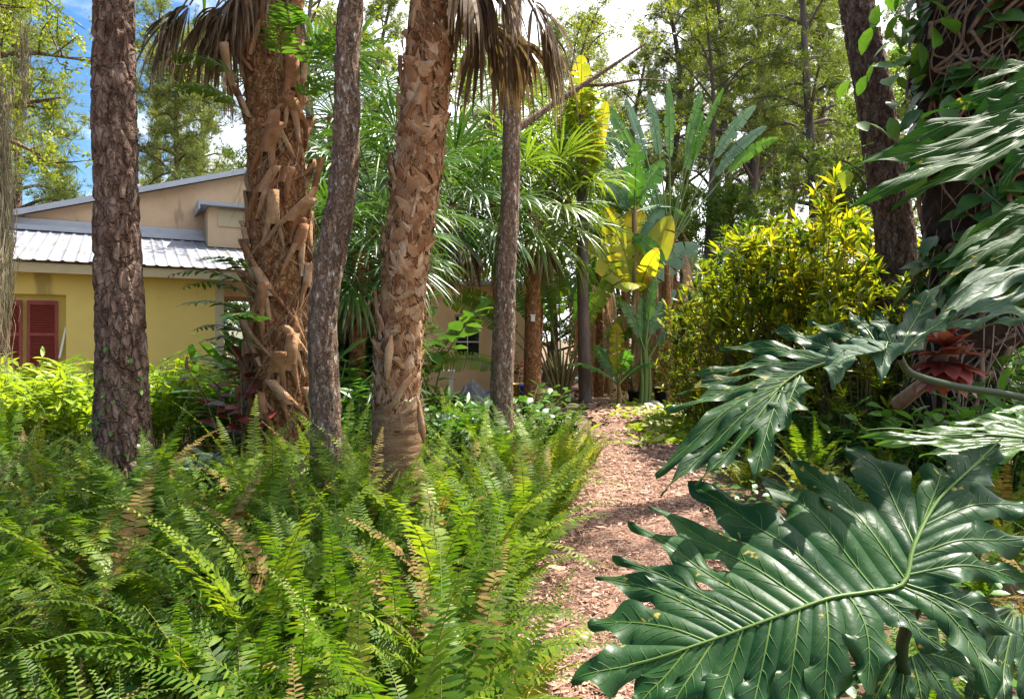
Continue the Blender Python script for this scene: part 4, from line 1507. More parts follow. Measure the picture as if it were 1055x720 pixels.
wbox(m, f, -9, .6, 2.56, 2.62, 3.76, 3.95)
m.build('flashing', M['flashing'], rf, smooth=False)
m = MB()      # gable wall behind the low roof
v = [f(-3.4, 2.63, 2.5), f(3.2, 2.63, 2.5), f(3.2, 2.63, 4.95), f(1.7, 2.63, 5.62), f(-3.4, 2.63, 4.02)]
v2 = [p + np.array([0, 2.2, 0]) for p in v]
m.add(v + v2, [[0, 1, 2, 3, 4]])
m.add(v + v2, [[9, 8, 7, 6, 5]])
m.add(v + v2, [[0, 5, 6, 1], [1, 6, 7, 2], [2, 7, 8, 3], [3, 8, 9, 4], [4, 9, 5, 0]])
m.build('gable_wall', M['beige_stucco'], t, smooth=False)
m = MB()
for (xa, za), (xb, zb) in (((-3.75, 3.93), (1.7, 5.64)), ((1.7, 5.64), (3.6, 4.8))):
    for y0, y1, dz0, dz1 in ((2.40, 5.2, .02, .07), (2.36, 2.40, -.04, .08)):
        v = [f(x, y, z + dz) for (x, z) in ((xa, za), (xb, zb)) for y in (y0, y1) for dz in (dz0, dz1)]
        m.add(v, [[0, 1, 3, 2], [4, 6, 7, 5], [0, 4, 5, 1], [2, 3, 7, 6], [0, 2, 6, 4], [1, 5, 7, 3]])
m.build('gable_roof', M['flashing'], t, smooth=False)
m = MB()
wbox(m, f, -.1, 1.9, 1.75, 2.62, 3.5, 4.35)
d_ = m.build('dormer', M['beige_stucco'], t, smooth=False)
m = MB()
wbox(m, f, -.28, 2.1, 1.55, 2.64, 4.36, 4.44)
wbox(m, f, -.3, -.27, 1.53, 2.64, 4.26, 4.46)
m.build('dormer_roof', M['flashing'], d_, smooth=False)
m = MB()
wbox(m, f, .1, 1.6, 1.72, 1.747, 3.95, 4.3)
m.build('dormer_vent', M['trim'], d_, smooth=False)
# red louvred shutters
for sx in (-3.62, -3.11):
    m = MB()
    for a in ((sx, sx + .05, 1.0, 2.18), (sx + .40, sx + .45, 1.0, 2.18), (sx + .05, sx + .40, 1.0, 1.07), (sx + .05, sx + .40, 2.11, 2.18), (sx + .05, sx + .40, 1.57, 1.62)):
        wbox(m, f, a[0], a[1], .1, .14, a[2], a[3])
    s_ = m.build('shutter', M['shutter_red'], t, smooth=False)
    m = MB()
    for z in np.arange(1.085, 2.10, .042):
        if 1.55 < z < 1.63: continue
        m.box(f(sx + .225, .125, z), (.348, .05, .008), 0, [[1, 0, 0], [0, .7, .7], [0, -.7, .7]])
    m.build('louvres', M['shutter_red'], s_, smooth=False)
m = MB()
wbox(m, f, wx0 - .05, wx1 + .05, -.05, .2, wz0 - .06, wz0 - .002)
m.build('sill', M['yellow_stucco'], t, smooth=False)
m = MB()
m.box(f(-2.59, .05, 1.45), (.03, .02, .55), 0, [[.98, 0, .17], [0, 1, 0], [-.17, 0, .98]])
m.build('shutter_stay', M['white_paint'], t, smooth=False)

# peach wing with a sash window at the back
t = thing('peach_cottage', 'peach stucco garden wall with a gridded window behind the fan palms', 'house', (gx(553, 19), 19, 0))
f = local((0, 0), (1, 0))
X0, X1, Z0, Z1 = gx(467, 19) - gx(553, 19), gx(496, 19) - gx(553, 19), 1.02, 2.25
m = MB()
for a in ((-6, X0, 0, 3), (X1, 0, 0, 3), (X0, X1, 0, Z0), (X0, X1, Z1, 3)):
    wbox(m, f, a[0], a[1], 0, .3, a[2], a[3])
wbox(m, f, -.3, 0, .3, 5, 0, 3)
m.build('wall', M['peach_stucco'], t, smooth=False)
m = MB()
wbox(m, f, -6.4, .5, -.5, 5, 3.002, 3.1)
m.build('roof', M['flashing'], t, smooth=False)
m = MB()
for a in ((X0 - .06, X0 + .04, Z0 - .05, Z1 + .05), (X1 - .04, X1 + .06, Z0 - .05, Z1 + .05), (X0 + .04, X1 - .04, Z1 - .05, Z1 + .05)):
    wbox(m, f, a[0], a[1], -.03, .1, a[2], a[3])
wbox(m, f, X0 - .12, X1 + .12, -.1, .1, Z0 - .13, Z0 - .052)
wi = m.build('window', M['peach_stucco'], t, smooth=False)
m = MB()
for z in (Z0 + .02, Z0 + .42, Z0 + .80, Z1 - .08):
    wbox(m, f, X0 + .042, X1 - .042, .05, .09, z - .018, z + .018)
for x in (X0 + .06, (X0 + X1) / 2, X1 - .06):
    wbox(m, f, x - .012, x + .012, .052, .088, Z0, Z1 - .05)
m.build('glazing_bars', M['white_paint'], wi, smooth=False)
m = MB()
wbox(m, f, X0 + .03, X1 - .03, .10, .12, Z0, Z1)
m.build('pane', M['glass_dark'], wi, smooth=False)


# ---------------------------------------------------------------- paddle leaves: banana, traveller's palm
def paddle(mb, base, d, pet, L, W, up, rng, arch=.6, tears=8, mi=0, mip=1, fold=.25, hang=0, r0=.02):
    down = np.array([0, 0, -1.0])
    d = nrm(d)
    p = np.array(base, float)
    pts = [p]
    for i in range(5):
        d = nrm(d + down * arch * .06)
        p = p + d * pet / 5
        pts.append(p)
    mb.tube(pts, np.linspace(r0, r0 * .6, 6), 6, mip)
    n = 26
    C, D = [p], [d]
    for i in range(n):
        d = nrm(d + down * arch * (.5 + 1.2 * i / n) / n + rng.normal(0, .004, 3))
        p = p + d * L / n
        C.append(p); D.append(d)
    C, D = np.array(C), np.array(D)
    mb.tube(C, np.linspace(r0 * .6, .003, n + 1), 5, mip)
    u = np.linspace(0, 1, n + 1)
    prof = np.clip(np.sin(PI * np.clip(u * .92 + .07, 0, 1)) ** .55, .02, 1)
    side, _, nn = frames(D, up)
    for sg in (-1, 1):
        cuts = sorted(set([0, n] + list(rng.choice(np.arange(2, n - 1), min(tears, n - 4), replace=False)))) if tears else [0, n]
        for a, b in zip(cuts[:-1], cuts[1:]):
            lift = fold + rng.normal(0, .18)
            shr = rng.uniform(.82, 1.05) if tears else 1
            rows = []
            for i in range(a, b + 1):
                e = .0 if not tears else (.10 if i == a and a else (-.10 if i == b and b < n else 0))
                w_ = W * prof[i] * shr
                row = []
                for v_ in (0, .35, .7, 1):
                    q = C[i] + sg * side[i] * w_ * v_ * math.cos(lift * (1 - .6 * v_)) + nn[i] * w_ * v_ * math.sin(lift) * (1 - .9 * v_) + D[i] * w_ * (.28 * v_ + e * v_)
                    q = q + down * hang * w_ * v_ ** 1.5
                    row.append(q)
                rows.append(row)
            mb.grid(np.array(rows)[:, ::sg], mi)


def ravenala(t, base_z, fan_az, n, pet, L, W, mats, seed, e_spread=1.25, tears=10, sheath=.6):
    """a flat fan of long petioles, each ending in a paddle"""
    r = np.random.default_rng(seed)
    ax = np.array([math.cos(fan_az), math.sin(fan_az), 0])
    for i in range(n):
        a = (i / (n - 1) * 2 - 1) * e_spread + r.normal(0, .05)
        d = ax * math.sin(a) + np.array([0, 0, math.cos(a)])
        b = np.array([0, 0, base_z]) + ax * .05 * (i - (n - 1) / 2) / n * 6 + np.array([0, 0, .25 * (1 - abs(a))])
        m = MB()
        up = np.cross(ax, (0, 0, 1)) + r.normal(0, .4, 3)
        k = int(r.integers(0, 3))
        paddle(m, b, d, pet * r.uniform(.8, 1.15), L * r.uniform(.8, 1.1), W * r.uniform(.8, 1.1), up, r, .35 + .5 * abs(a), tears, 0, 1, .3, .2, .028)
        m.build('leaf', [mats[k % (len(mats) - 1)], mats[-1]], t)


def dead_leaves(t, z0, z1, n, R, L, seed, az0=0, az1=6.28):
    r = np.random.default_rng(seed)
    m = MB()
    for i in range(n):
        az = r.uniform(az0, az1)
        z = r.uniform(z0, z1)
        d = np.array([math.cos(az), math.sin(az), .4])
        paddle(m, (math.cos(az) * R, math.sin(az) * R, z), d, .2, L * r.uniform(.6, 1.1), .12, (math.cos(az), math.sin(az), 1), r, 5.0, 12, 0, 0, .9, .5, .012)
    m.build('dead_leaves', M['dead_paddle'], t)


# traveller's palm with trunk
t = thing('travellers_palm', 'tall travellers palm with fanned grey green paddles above the croton hedge', 'palm', (gx(690, 17), 17, 0))
m = MB()
trunk(m, [(.1, 0, -.1), (.05, 0, 1.5), (0, 0, 3), (-.02, 0, 4.3)], [.22, .19, .17, .15], 28, 90, plates(10, 7, .03))
m.build('trunk', M['palm_bark'], t)
ravenala(t, 3.9, .15, 13, 2.1, 1.8, .19, [M['paddle_green'], M['paddle_blue'], M['paddle_green'], M['stem_green']], 81, .62, 9)
dead_leaves(t, 2.2, 4.6, 26, .16, 1.8, 82)
# low traveller's palm by the cottage corner
t = thing('travellers_palm', 'low travellers palm fanning from the ground with a brown sheathed base', 'palm', (gx(578, 16), 16, 0))
ravenala(t, .35, .1, 11, 1.6, 1.7, .27, [M['paddle_green'], M['palm_lit'], M['paddle_green'], M['stem_green']], 83, .95, 12)
m = MB()
rng = np.random.default_rng(84)
for i in range(12):
    a = (i / 11 * 2 - 1) * .62
    sgn = (i % 2 * 2 - 1)
    pts = [(math.sin(a) * .1, sgn * .05, -.05), (math.sin(a) * .45, sgn * .07, .5), (math.sin(a) * 1.0, sgn * .03, 1.25)]
    m.tube(spl(pts, 10), np.linspace(.12, .035, 10), 8, 0, flat=.5)
m.build('sheath', M['ravenala_sheath'], t)


def banana(name, label, px, Y, stems, seed, mats, mtr='ravenala_sheath', dead=None):
    """stems: (dx, height, radius, [(az, tilt, pet, L, W, matindex)])"""
    t = thing(name, label, 'banana plant', (gx(px, Y), Y, 0))
    r = np.random.default_rng(seed)
    for dx, H, R, lv in stems:
        m = MB()
        c = spl([(dx, 0, -.05), (dx + .03, 0, H * .5), (dx, 0, H)], 30)
        m.tube(c, np.linspace(R, R * .55, 30), 14)
        m.build('stem', M[mtr], t)
        for az, tilt, pet, L, W, k in lv:
            m = MB()
            d = np.array([math.cos(az) * math.sin(tilt), math.sin(az) * math.sin(tilt), math.cos(tilt)])
            up = np.array([0.2 * r.normal(), -1, .35]) if tilt < .6 else np.array([0, -.3, 1])
            paddle(m, np.array([dx, 0, H * .97]), d, pet, L, W, up, r, .35 + tilt * .7, int(r.integers(5, 11)), 0, 1, .22, .12, .03)
            m.build('leaf', [M[mats[k]], M['stem_green']], t)
        if dead:
            dead_leaves(t, H * dead[0], H * .98, dead[1], R * .8, dead[2], seed + 1)
    return t


BM = ['paddle_yellow', 'paddle_green', 'paddle_blue']
banana('banana_plant', 'tall banana plant with glowing yellow paddles below a green top', 657, 16.0, [
    (0, 2.6, .17, [(3.0, .55, .2, 2.0, .40, 0), (1.6, .1, .3, 1.9, .44, 0), (3.3, .25, .3, 1.9, .42, 0), (.1, .28, .25, 1.8, .38, 0), (.2, .55, .3, 1.7, .32, 2), (5.0, .5, .2, 1.2, .25, 0), (.4, .2, .4, 1.9, .3, 2), (4.4, .9, .2, 1.2, .28, 0)]),
    (-.08, 4.6, .11, [(1.5, .06, .2, 1.5, .28, 1), (3.2, .5, .2, 1.3, .25, 2), (.1, .35, .25, 1.2, .25, 1), (3.6, .95, .2, 1.6, .22, 2), (.5, .9, .2, 1.5, .22, 2), (4.6, .4, .2, 1.1, .26, 1)])], 91, BM, dead=(.55, 4, 1.2))
banana('banana_plant', 'young banana plant with one upright yellow leaf beside the white slab', 637, 15.2, [
    (0, .5, .07, [(1.6, .12, .25, 1.15, .2, 0), (.3, .7, .3, 1.0, .18, 1), (3.2, .75, .3, 1.0, .18, 1), (4.9, .5, .3, .8, .18, 1), (2.4, .4, .2, .9, .18, 1)])], 92, BM)
banana('banana_plant', 'slender clump of pale upright stems left of the black pot', 664, 15.4, [
    (-.08, 1.0, .06, [(1.3, .1, .4, 1.1, .14, 1)]), (0, 1.3, .06, [(.3, .35, .4, 1.2, .17, 2), (2.8, .3, .3, 1.0, .15, 1)]), (.09, 1.1, .055, [(.1, .5, .4, 1.0, .15, 2)]), (.03, 1.5, .05, [(.6, .15, .5, 1.0, .12, 1)])], 93, BM, 'stem_green')
banana('banana_plant', 'green banana clump between the travellers palms and the cottage', 604, 18.5, [
    (0, 2.2, .14, [(3.0, .4, .2, 1.6, .3, 1), (.3, .4, .2, 1.6, .3, 1), (1.5, .1, .2, 1.6, .3, 1), (4.7, .7, .2, 1.3, .28, 1)]), (.6, 3.2, .13, [(.4, .7, .2, 1.5, .28, 1), (2.8, .6, .2, 1.6, .3, 2)])], 94, BM, dead=(.3, 9, 1.5))
banana('banana_plant', 'brown leaved banana clump with hanging dead leaves left of the tall travellers palm', 676, 19.0, [
    (0, 4.5, .16, [(1.5, .1, .2, 1.3, .2, 2)]), (-.9, 3.3, .15, [(3, .6, .2, 1.2, .25, 1)]), (.5, 2.4, .14, [(.2, .6, .2, 1.3, .25, 1)])], 95, BM, 'palm_bark', dead=(.25, 13, 1.5))
banana('banana_plant', 'banana clump with drooping paddles behind the left end of the croton hedge', 712, 18.0, [
    (0, 2.3, .13, [(.3, .9, .3, 1.7, .28, 1), (2.9, .5, .2, 1.5, .28, 1), (1.4, .1, .3, 1.5, .26, 1)]), (.5, 3.6, .12, [(.2, .75, .3, 2.0, .25, 2), (.1, 1.1, .3, 1.8, .22, 2)])], 96, BM, dead=(.2, 8, 1.3))
banana('banana_plant', 'brown leafless banana stem hung with dry leaves at the left end of the hedge', 703, 15.5, [(0, 2.4, .12, [(.4, .8, .2, 1.2, .22, 1)]), (-.35, 3.2, .11, [(2.6, .5, .2, 1.0, .2, 1)])], 98, BM, 'palm_bark', dead=(.2, 10, 1.3))
banana('banana_plant', 'dry brown banana stem just right of the leaf wrapped column', 617, 17.5, [(0, 3.4, .13, [(2.9, .8, .2, 1.3, .22, 2), (.4, .6, .2, 1.1, .22, 1)])], 99, BM, 'palm_bark', dead=(.25, 12, 1.4))
# column wrapped in yellow-green climbing leaves
t = thing('vine_column', 'slim trunk topped by a column of yellow green climbing leaves', 'tree', (gx(601, 15.5), 15.5, 0))
m = MB()
trunk(m, [(0.05, 0, -.1), (0, 0, 2), (-.02, 0, 4), (-.05, 0, 6.6)], [.15, .13, .12, .09], 20, 60, plates(9, 4, .02))
m.build('trunk', M['grey_bark'], t)
m = MB()
rng = np.random.default_rng(97)
k = 620
zz = rng.uniform(4.9, 7.3, k)
rad = (.42 * np.sin(np.clip((zz - 4.7) / 2.8, 0, 1) * PI) ** .6) * np.sqrt(rng.random(k))
th = rng.random(k) * 6.28
dd = np.stack([np.cos(th), np.sin(th), rng.uniform(-.6, .5, k)], -1)
m.scatter(LANCE, Rmat(dd, rdir(k, rng) * .5 + [0, -.3, 1], rng.uniform(.3, .45, k), rng.uniform(.2, .42, k)), np.stack([np.cos(th) * rad - .08, np.sin(th) * rad, zz], -1))
m.build('climbing_leaves', M['gold_leaf'], t)
m = MB()
paddle(m, (-.05, 0, 6.0), (.0, -.1, 1), .3, 1.6, .30, (0, -1, .3), rng, .25, 9, 0, 1)
paddle(m, (.1, 0, 5.0), (.18, -.1, 1), .2, 1.7, .22, (0, -1, .3), rng, .3, 9, 0, 1)
m.build('top_leaf', [M['paddle_yellow'], M['stem_green']], t)


# ---------------------------------------------------------------- fan palms in the middle distance
def fan_palm(label, px, Y, pyc, n, pet, R, mats, seed, tr=.13, dead=5, e0=-.6, e1=1.3, sag=.7, lean=0):
    t = thing('fan_palm', label, 'palm', (gx(px, Y), Y, 0))
    zc = CH + (HY - pyc) * Y / F
    m = MB()
    trunk(m, [(-lean, 0, -.1), (.02 - lean * .7, 0, zc * .5), (0, 0, zc)], [tr * 1.2, tr, tr], 24, 90, plates(14, 8, .015))
    m.build('trunk', M['palm_bark'] if seed % 2 else M['root_brown'], t)
    palm_crown(t, (0, 0, zc), n, pet, R, e0, e1, mats, seed=seed, sag=sag, nseg=34, petsag=.5)
    rng = np.random.default_rng(seed + 1)
    for i in range(dead):
        az = i * GOLD + 1
        m = MB()
        d = np.array([math.cos(az) * .7, math.sin(az) * .7, -.7])
        fan_frond(m, (0, 0, zc - .1), d, pet * .6, R * .9, (0, 0, 1), 1.0, 20, 1.8, 1.2, 0, 0, rng, .3, 1.8)
        m.build('dead_frond', M['dead_frond'], t)
    return t


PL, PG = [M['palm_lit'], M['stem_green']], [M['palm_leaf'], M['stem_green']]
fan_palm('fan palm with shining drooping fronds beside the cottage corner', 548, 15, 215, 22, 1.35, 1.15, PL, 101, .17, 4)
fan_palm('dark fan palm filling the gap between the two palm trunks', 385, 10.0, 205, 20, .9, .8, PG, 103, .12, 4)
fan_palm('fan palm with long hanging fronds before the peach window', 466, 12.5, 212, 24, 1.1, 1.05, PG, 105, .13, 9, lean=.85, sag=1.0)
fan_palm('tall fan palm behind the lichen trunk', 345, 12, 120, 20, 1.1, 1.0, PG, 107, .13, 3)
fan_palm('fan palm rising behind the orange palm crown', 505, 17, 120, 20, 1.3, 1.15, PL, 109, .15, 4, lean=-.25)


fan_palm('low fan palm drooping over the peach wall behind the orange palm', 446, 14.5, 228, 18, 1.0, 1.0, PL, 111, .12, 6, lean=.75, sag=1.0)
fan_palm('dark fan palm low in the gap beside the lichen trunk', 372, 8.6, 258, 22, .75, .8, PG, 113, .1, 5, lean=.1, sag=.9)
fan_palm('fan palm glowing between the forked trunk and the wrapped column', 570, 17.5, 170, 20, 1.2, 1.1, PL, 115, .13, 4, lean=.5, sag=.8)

# ---------------------------------------------------------------- trees with crowns
def tree_mesh(seed, H, r0, h0, spread, nl, kind, up=.35, csize=.3, sub=7, per=5, lean=.3):
    r = np.random.default_rng(seed)
    tm, bm_, lm = MB(), MB(), MB()
    c = spl([(0, 0, -.1), (r.normal(0, lean), r.normal(0, lean), H * .35), (r.normal(0, lean * 1.6), r.normal(0, lean * 1.6), H * .7), (r.normal(0, lean * 2), r.normal(0, lean * 2), H)], 40)
    rad = np.linspace(1, .12, 40) ** .8 * r0
    tm.tube(c, rad, 12)
    PP = []
    for i in range(nl):
        tt = (i + r.random()) / nl
        h = h0 + (H - h0) * tt
        k = np.searchsorted(c[:, 2], h)
        p0 = c[min(k, 39)]
        az = i * GOLD + r.normal(0, .3)
        L = spread * (1.05 - .7 * tt ** 1.5) * r.uniform(.6, 1.15)
        el = up + r.normal(0, .22) + .5 * tt
        d = np.array([math.cos(az) * math.cos(el), math.sin(az) * math.cos(el), math.sin(el)])
        p2 = p0 + d * L + [0, 0, -.12 * L]
        lc = spl([p0, p0 + d * L * .5 + [0, 0, .08 * L], p2], 10)
        bm_.tube(lc, np.linspace(rad[min(k, 39)] * .45 + .01, .012, 10), 6)
        for s in range(sub):
            u = r.uniform(.3, 1)
            q0 = np.array([np.interp(u, np.linspace(0, 1, 10), lc[:, a]) for a in range(3)])
            dd = nrm(d + r.normal(0, .75, 3) + [0, 0, .15])
            q1 = q0 + dd * L * r.uniform(.15, .38)
            bm_.tube([q0, (q0 + q1) / 2 + r.normal(0, .03, 3), q1], [.016, .010, .005], 3)
            for e in range(per):
                PP.append(q0 + (q1 - q0) * r.uniform(.4, 1.08) + r.normal(0, csize * .55, 3))
    PP = np.array(PP)
    k = len(PP)
    tpl = TUFT if kind == 'pine' else CLUST
    lm.scatter(tpl, Rmat(rdir(k, r) + ([0, 0, .6] if kind == 'pine' else [0, 0, 0]), rdir(k, r), csize * r.uniform(.75, 1.25, k)), PP)
    return tm, bm_, lm


def make_tree(name, args, mbark, mleaf):
    e = thing(name, '', '')
    a, b, c = tree_mesh(*args)
    a.build('trunk', M[mbark], e); b.build('branch', M[mbark], e); c.build('crown', M[mleaf], e)
    return e


pA = make_tree('pine_tree', (201, 17, .24, 6.5, 2.6, 30, 'pine', .25, .34, 8, 6, .12), 'grey_bark', 'pine_needle')
pB = make_tree('pine_tree', (202, 15, .20, 5.0, 2.3, 28, 'pine', .2, .34, 8, 6, .08), 'grey_bark', 'pine_needle')
pC = make_tree('pine_tree', (203, 19, .26, 8.5, 3.0, 32, 'pine', .3, .36, 8, 6, .2), 'grey_bark', 'pine_needle')
bA = make_tree('broadleaf_tree', (204, 8.5, .14, 1.2, 2.6, 34, 'leaf', .35, .27, 8, 6, .25), 'grey_bark', 'far_leaf')
bB = make_tree('broadleaf_tree', (205, 5.5, .10, .5, 2.4, 30, 'leaf', .3, .26, 8, 7, .2), 'grey_bark', 'far_leaf')
bC = make_tree('broadleaf_tree', (206, 13.5, .13, 7.2, 4.0, 24, 'leaf', .10, .25, 8, 4, .35), 'grey_bark', 'airy_leaf')
first = set()


def plant(proto, px, Y, rz, s, lab, grp, cat='tree'):
    loc = (gx(px, Y), Y, 0)
    if proto.name not in first:
        first.add(proto.name)
        proto.location = loc; proto.rotation_euler = (0, 0, rz); proto.scale = (s, s, s)
        return tag(proto, lab, cat, grp)
    return dup(proto, loc, rz, s, lab, grp, cat)


GP = 'far pines beyond the garden'
for i, (p, px, Y, s, lab) in enumerate((
        (pB, 833, 21, 1.0, 'bare dark pine stem rising above the tallest croton bush'), (pA, 775, 25, 1.0, 'pine stem right of the tall travellers palm'), (pA, 741, 29, 1.05, 'pine stem behind the tall travellers palm fan'),
        (pC, 815, 36, 1.0, 'thin far pine between two nearer stems above the hedge'), (pC, 868, 31, 1.0, 'far pine left of the leaning pine trunk'), (pB, 795, 42, 1.2, 'faint distant pine above the middle of the hedge'),
        (pC, 705, 38, 1.1, 'distant pine behind the banana clump'), (pA, 660, 36, 1.0, 'distant pine behind the tall banana plant'), (pC, 620, 42, 1.1, 'distant pine right of the leaf wrapped column'), (pB, 572, 34, 1.1, 'far pine left of the leaf wrapped column'),
        (pC, 470, 32, 1.0, 'far pine seen right of the orange palm trunk'), (pA, 395, 30, 1.0, 'far pine seen between lichen trunk and orange palm'), (pC, 325, 28, 1.0, 'far pine behind the shaggy palm'), (pB, 205, 27, .9, 'far pine over the house gable'),
        (pA, 165, 33, 1.0, 'far pine behind the house roof right of the thick pine'), (pB, 905, 40, 1.2, 'distant pine behind the leaning pine'), (pC, 970, 30, 1.0, 'far pine behind the dark fig'), (pA, 1040, 34, 1.0, 'far pine at the right edge behind the fig'), (pB, 60, 42, .8, 'distant pine above the metal roof at the left'), (pC, 752, 34, 1.1, 'thin far pine just right of the travellers palm crown'), (pA, 690, 31, 1.1, 'far pine stem straight behind the travellers palm trunk'), (pA, 850, 27, 1.05, 'pine stem right of the bare dark stem over the hedge'), (pB, 800, 30, 1.1, 'thin pine stem left of the bare dark stem over the hedge'))):
    plant(p, px, Y, i * 1.7, s, lab, GP)
GB = 'leafy trees closing the back of the garden'
for i, (p, px, Y, s, lab) in enumerate((
        (bB, 410, 24, 1.1, 'low leafy tree behind the peach cottage roof'), (bA, 480, 27, 1.0, 'leafy tree above the cottage behind the fan palms'), (bB, 560, 25, 1.2, 'low leafy tree right of the cottage'), (bA, 610, 28, 1.0, 'leafy tree behind the leaf wrapped column'),
        (bB, 650, 25, 1.15, 'low leafy tree behind the banana plants'), (bB, 700, 24, 1.1, 'low leafy tree behind the travellers palm trunk'), (bB, 745, 23, 1.1, 'low leafy tree behind the left end of the hedge'), (bA, 790, 31, 1.0, 'leafy tree showing between pine stems over the hedge'), (bA, 855, 29, .95, 'leafy tree above the right half of the hedge'),
        (bB, 870, 20, 1.1, 'leafy tree just behind the right half of the hedge'), (bA, 940, 18, 1.0, 'leafy tree between the leaning pine and the fig'), (bA, 1030, 17, 1.0, 'leafy tree at the right edge behind the fig'), (bB, 345, 20, 1.2, 'low leafy tree between the two houses'), (bA, 290, 25, 1.0, 'leafy tree over the gable behind the shaggy palm'), (bB, 48, 32, 1.1, 'small round tree beyond the metal roof'), (bB, 260, 19, 1.0, 'leafy tree behind the house corner'))):
    plant(p, px, Y, i * 2.1, s, lab, GB)
plant(bC, 722, 23, .4, 1.0, 'tall airy tree with yellow green foliage arching over the path', None)
plant(bC, 600, 26, 2.6, 1.0, 'airy yellow green tree top left of the leaf wrapped column', None)
plant(bC, 330, 19, 4.2, .95, 'yellow green tree glowing behind the shaggy palm', None)

# leafy tree at the far left edge with hanging strands
lt = make_tree('broadleaf_tree', (207, 7.4, .16, 3.2, 2.0, 32, 'leaf', .15, .15, 9, 9, .2), 'oak_bark', 'airy_leaf')
lt.location = (gx(-70, 8.4), 8.4, 0)
tag(lt, 'leafy tree at the left edge hanging over the metal roof', 'tree')
lp = make_tree('pine_tree', (208, 9.5, .15, 3.0, 2.1, 34, 'pine', -.05, .30, 8, 6, .2), 'pine_bark', 'pine_needle')
lp.location = (gx(30, 16.5), 16.5, 0)
tag(lp, 'young pine with drooping needle tufts against the blue sky left of the thick pine', 'tree')
lq = make_tree('pine_tree', (209, 9.0, .13, 4.6, 1.5, 30, 'pine', -.1, .26, 8, 6, .2), 'pine_bark', 'pine_needle')
lq.location = (gx(192, 18), 18.5, 0)
tag(lq, 'pine bough with brownish tufts hanging before the house gable', 'tree')
m = MB()
rng = np.random.default_rng(211)
for i in range(16):
    cx_, cy_ = gx(rng.uniform(-24, 15), 6.0), 6.0 + rng.normal(0, .15)
    z0 = rng.uniform(2.9, 4.7)
    L = rng.uniform(1.0, 2.0)
    for k in range(40):
        x, y = cx_ + rng.normal(0, .035), cy_ + rng.normal(0, .035)
        l = L * rng.uniform(.35, 1.0)
        zt = z0 - rng.uniform(0, .5) * L
        zb = max(zt - l, 1.2)
        q = np.linspace(0, 1, 9)[:, None]
        pp = np.array([[x, y, zt]]) * (1 - q) + np.array([[cx_ + rng.normal(0, .03), cy_ + rng.normal(0, .03), zb]]) * q + rng.normal(0, .016, (9, 3)) * [1, 1, .6]
        m.tube(spl(pp, 22), np.linspace(.0038, .0015, 22), 3)
tag(m.build('hanging_moss', M['moss_strand']), 'pale strands of moss hanging down at the left edge before the shutter', 'moss')

# ferny epiphyte leaves on the palm trunks
t = None


def pinnate(mb, base, az, L, th0, bend, rng, mi=0, pl=.16, n=13):
    s = np.linspace(0, 1, 12)
    th = th0 + bend * s
    d = np.stack([np.sin(th) * math.cos(az), np.sin(th) * math.sin(az), np.cos(th)], -1)
    pts = np.array(base) + np.vstack([[0, 0, 0], np.cumsum(d[:-1] * L / 11, 0)])
    mb.tube(pts, np.linspace(.006, .002, 12), 4, 1)
    u = np.linspace(.2, 1, n)
    C = np.stack([np.interp(u, s, pts[:, k]) for k in range(3)], -1)
    T = nrm(np.stack([np.interp(u, s, d[:, k]) for k in range(3)], -1))
    side = np.array([-math.sin(az), math.cos(az), 0])
    for sg in (-1, 1):
        dd = nrm(sg * side + T * .55 + rng.normal(0, .1, (n, 3)))
        l = pl * np.sin(np.clip(u * .8 + .2, 0, 1) * PI * .85 + .3) + .03
        mb.scatter(LANCE, Rmat(dd, np.cross(np.tile(side, (n, 1)), T) * -1, l * 1.0, l, l), C, mi)


m = MB()
rng = np.random.default_rng(221)
pc = at(268, 330, 6.35)
for px_, py_, az, L in ((262, 300, 3.4, .75), (265, 330, 3.9, .7), (262, 350, 3.0, .6), (270, 340, 4.6, .6), (262, 310, 2.9, .8), (268, 360, 3.6, .5), (262, 285, 4.2, .6)):
    pinnate(m, at(px_, py_, 6.15) - pc, az, L, .9, 1.1, rng)
o = m.build('palm_fern', [M['palm_leaf'], M['stem_green']])
o.location = pc
tag(o, 'dark green epiphytic fern low on the left side of the shaggy palm', 'fern')
m = MB()
pc = at(285, 110, 6.3)
for px_, py_, az, L in ((250, 85, 3.3, .8), (255, 120, 3.7, .7), (300, 40, 4.9, .5), (305, 80, 5.6, .8), (300, 110, 5.9, .7), (290, 70, 5.0, .7), (245, 110, 3.0, .7), (310, 60, .1, .7)):
    pinnate(m, at(px_, py_, 6.15) - pc, az, L, .8, 1.2, rng)
o = m.build('palm_fern', [M['mid_leaf'], M['stem_green']])
o.location = pc
tag(o, 'green epiphytic fern high on the shaggy palm below its crown', 'fern')

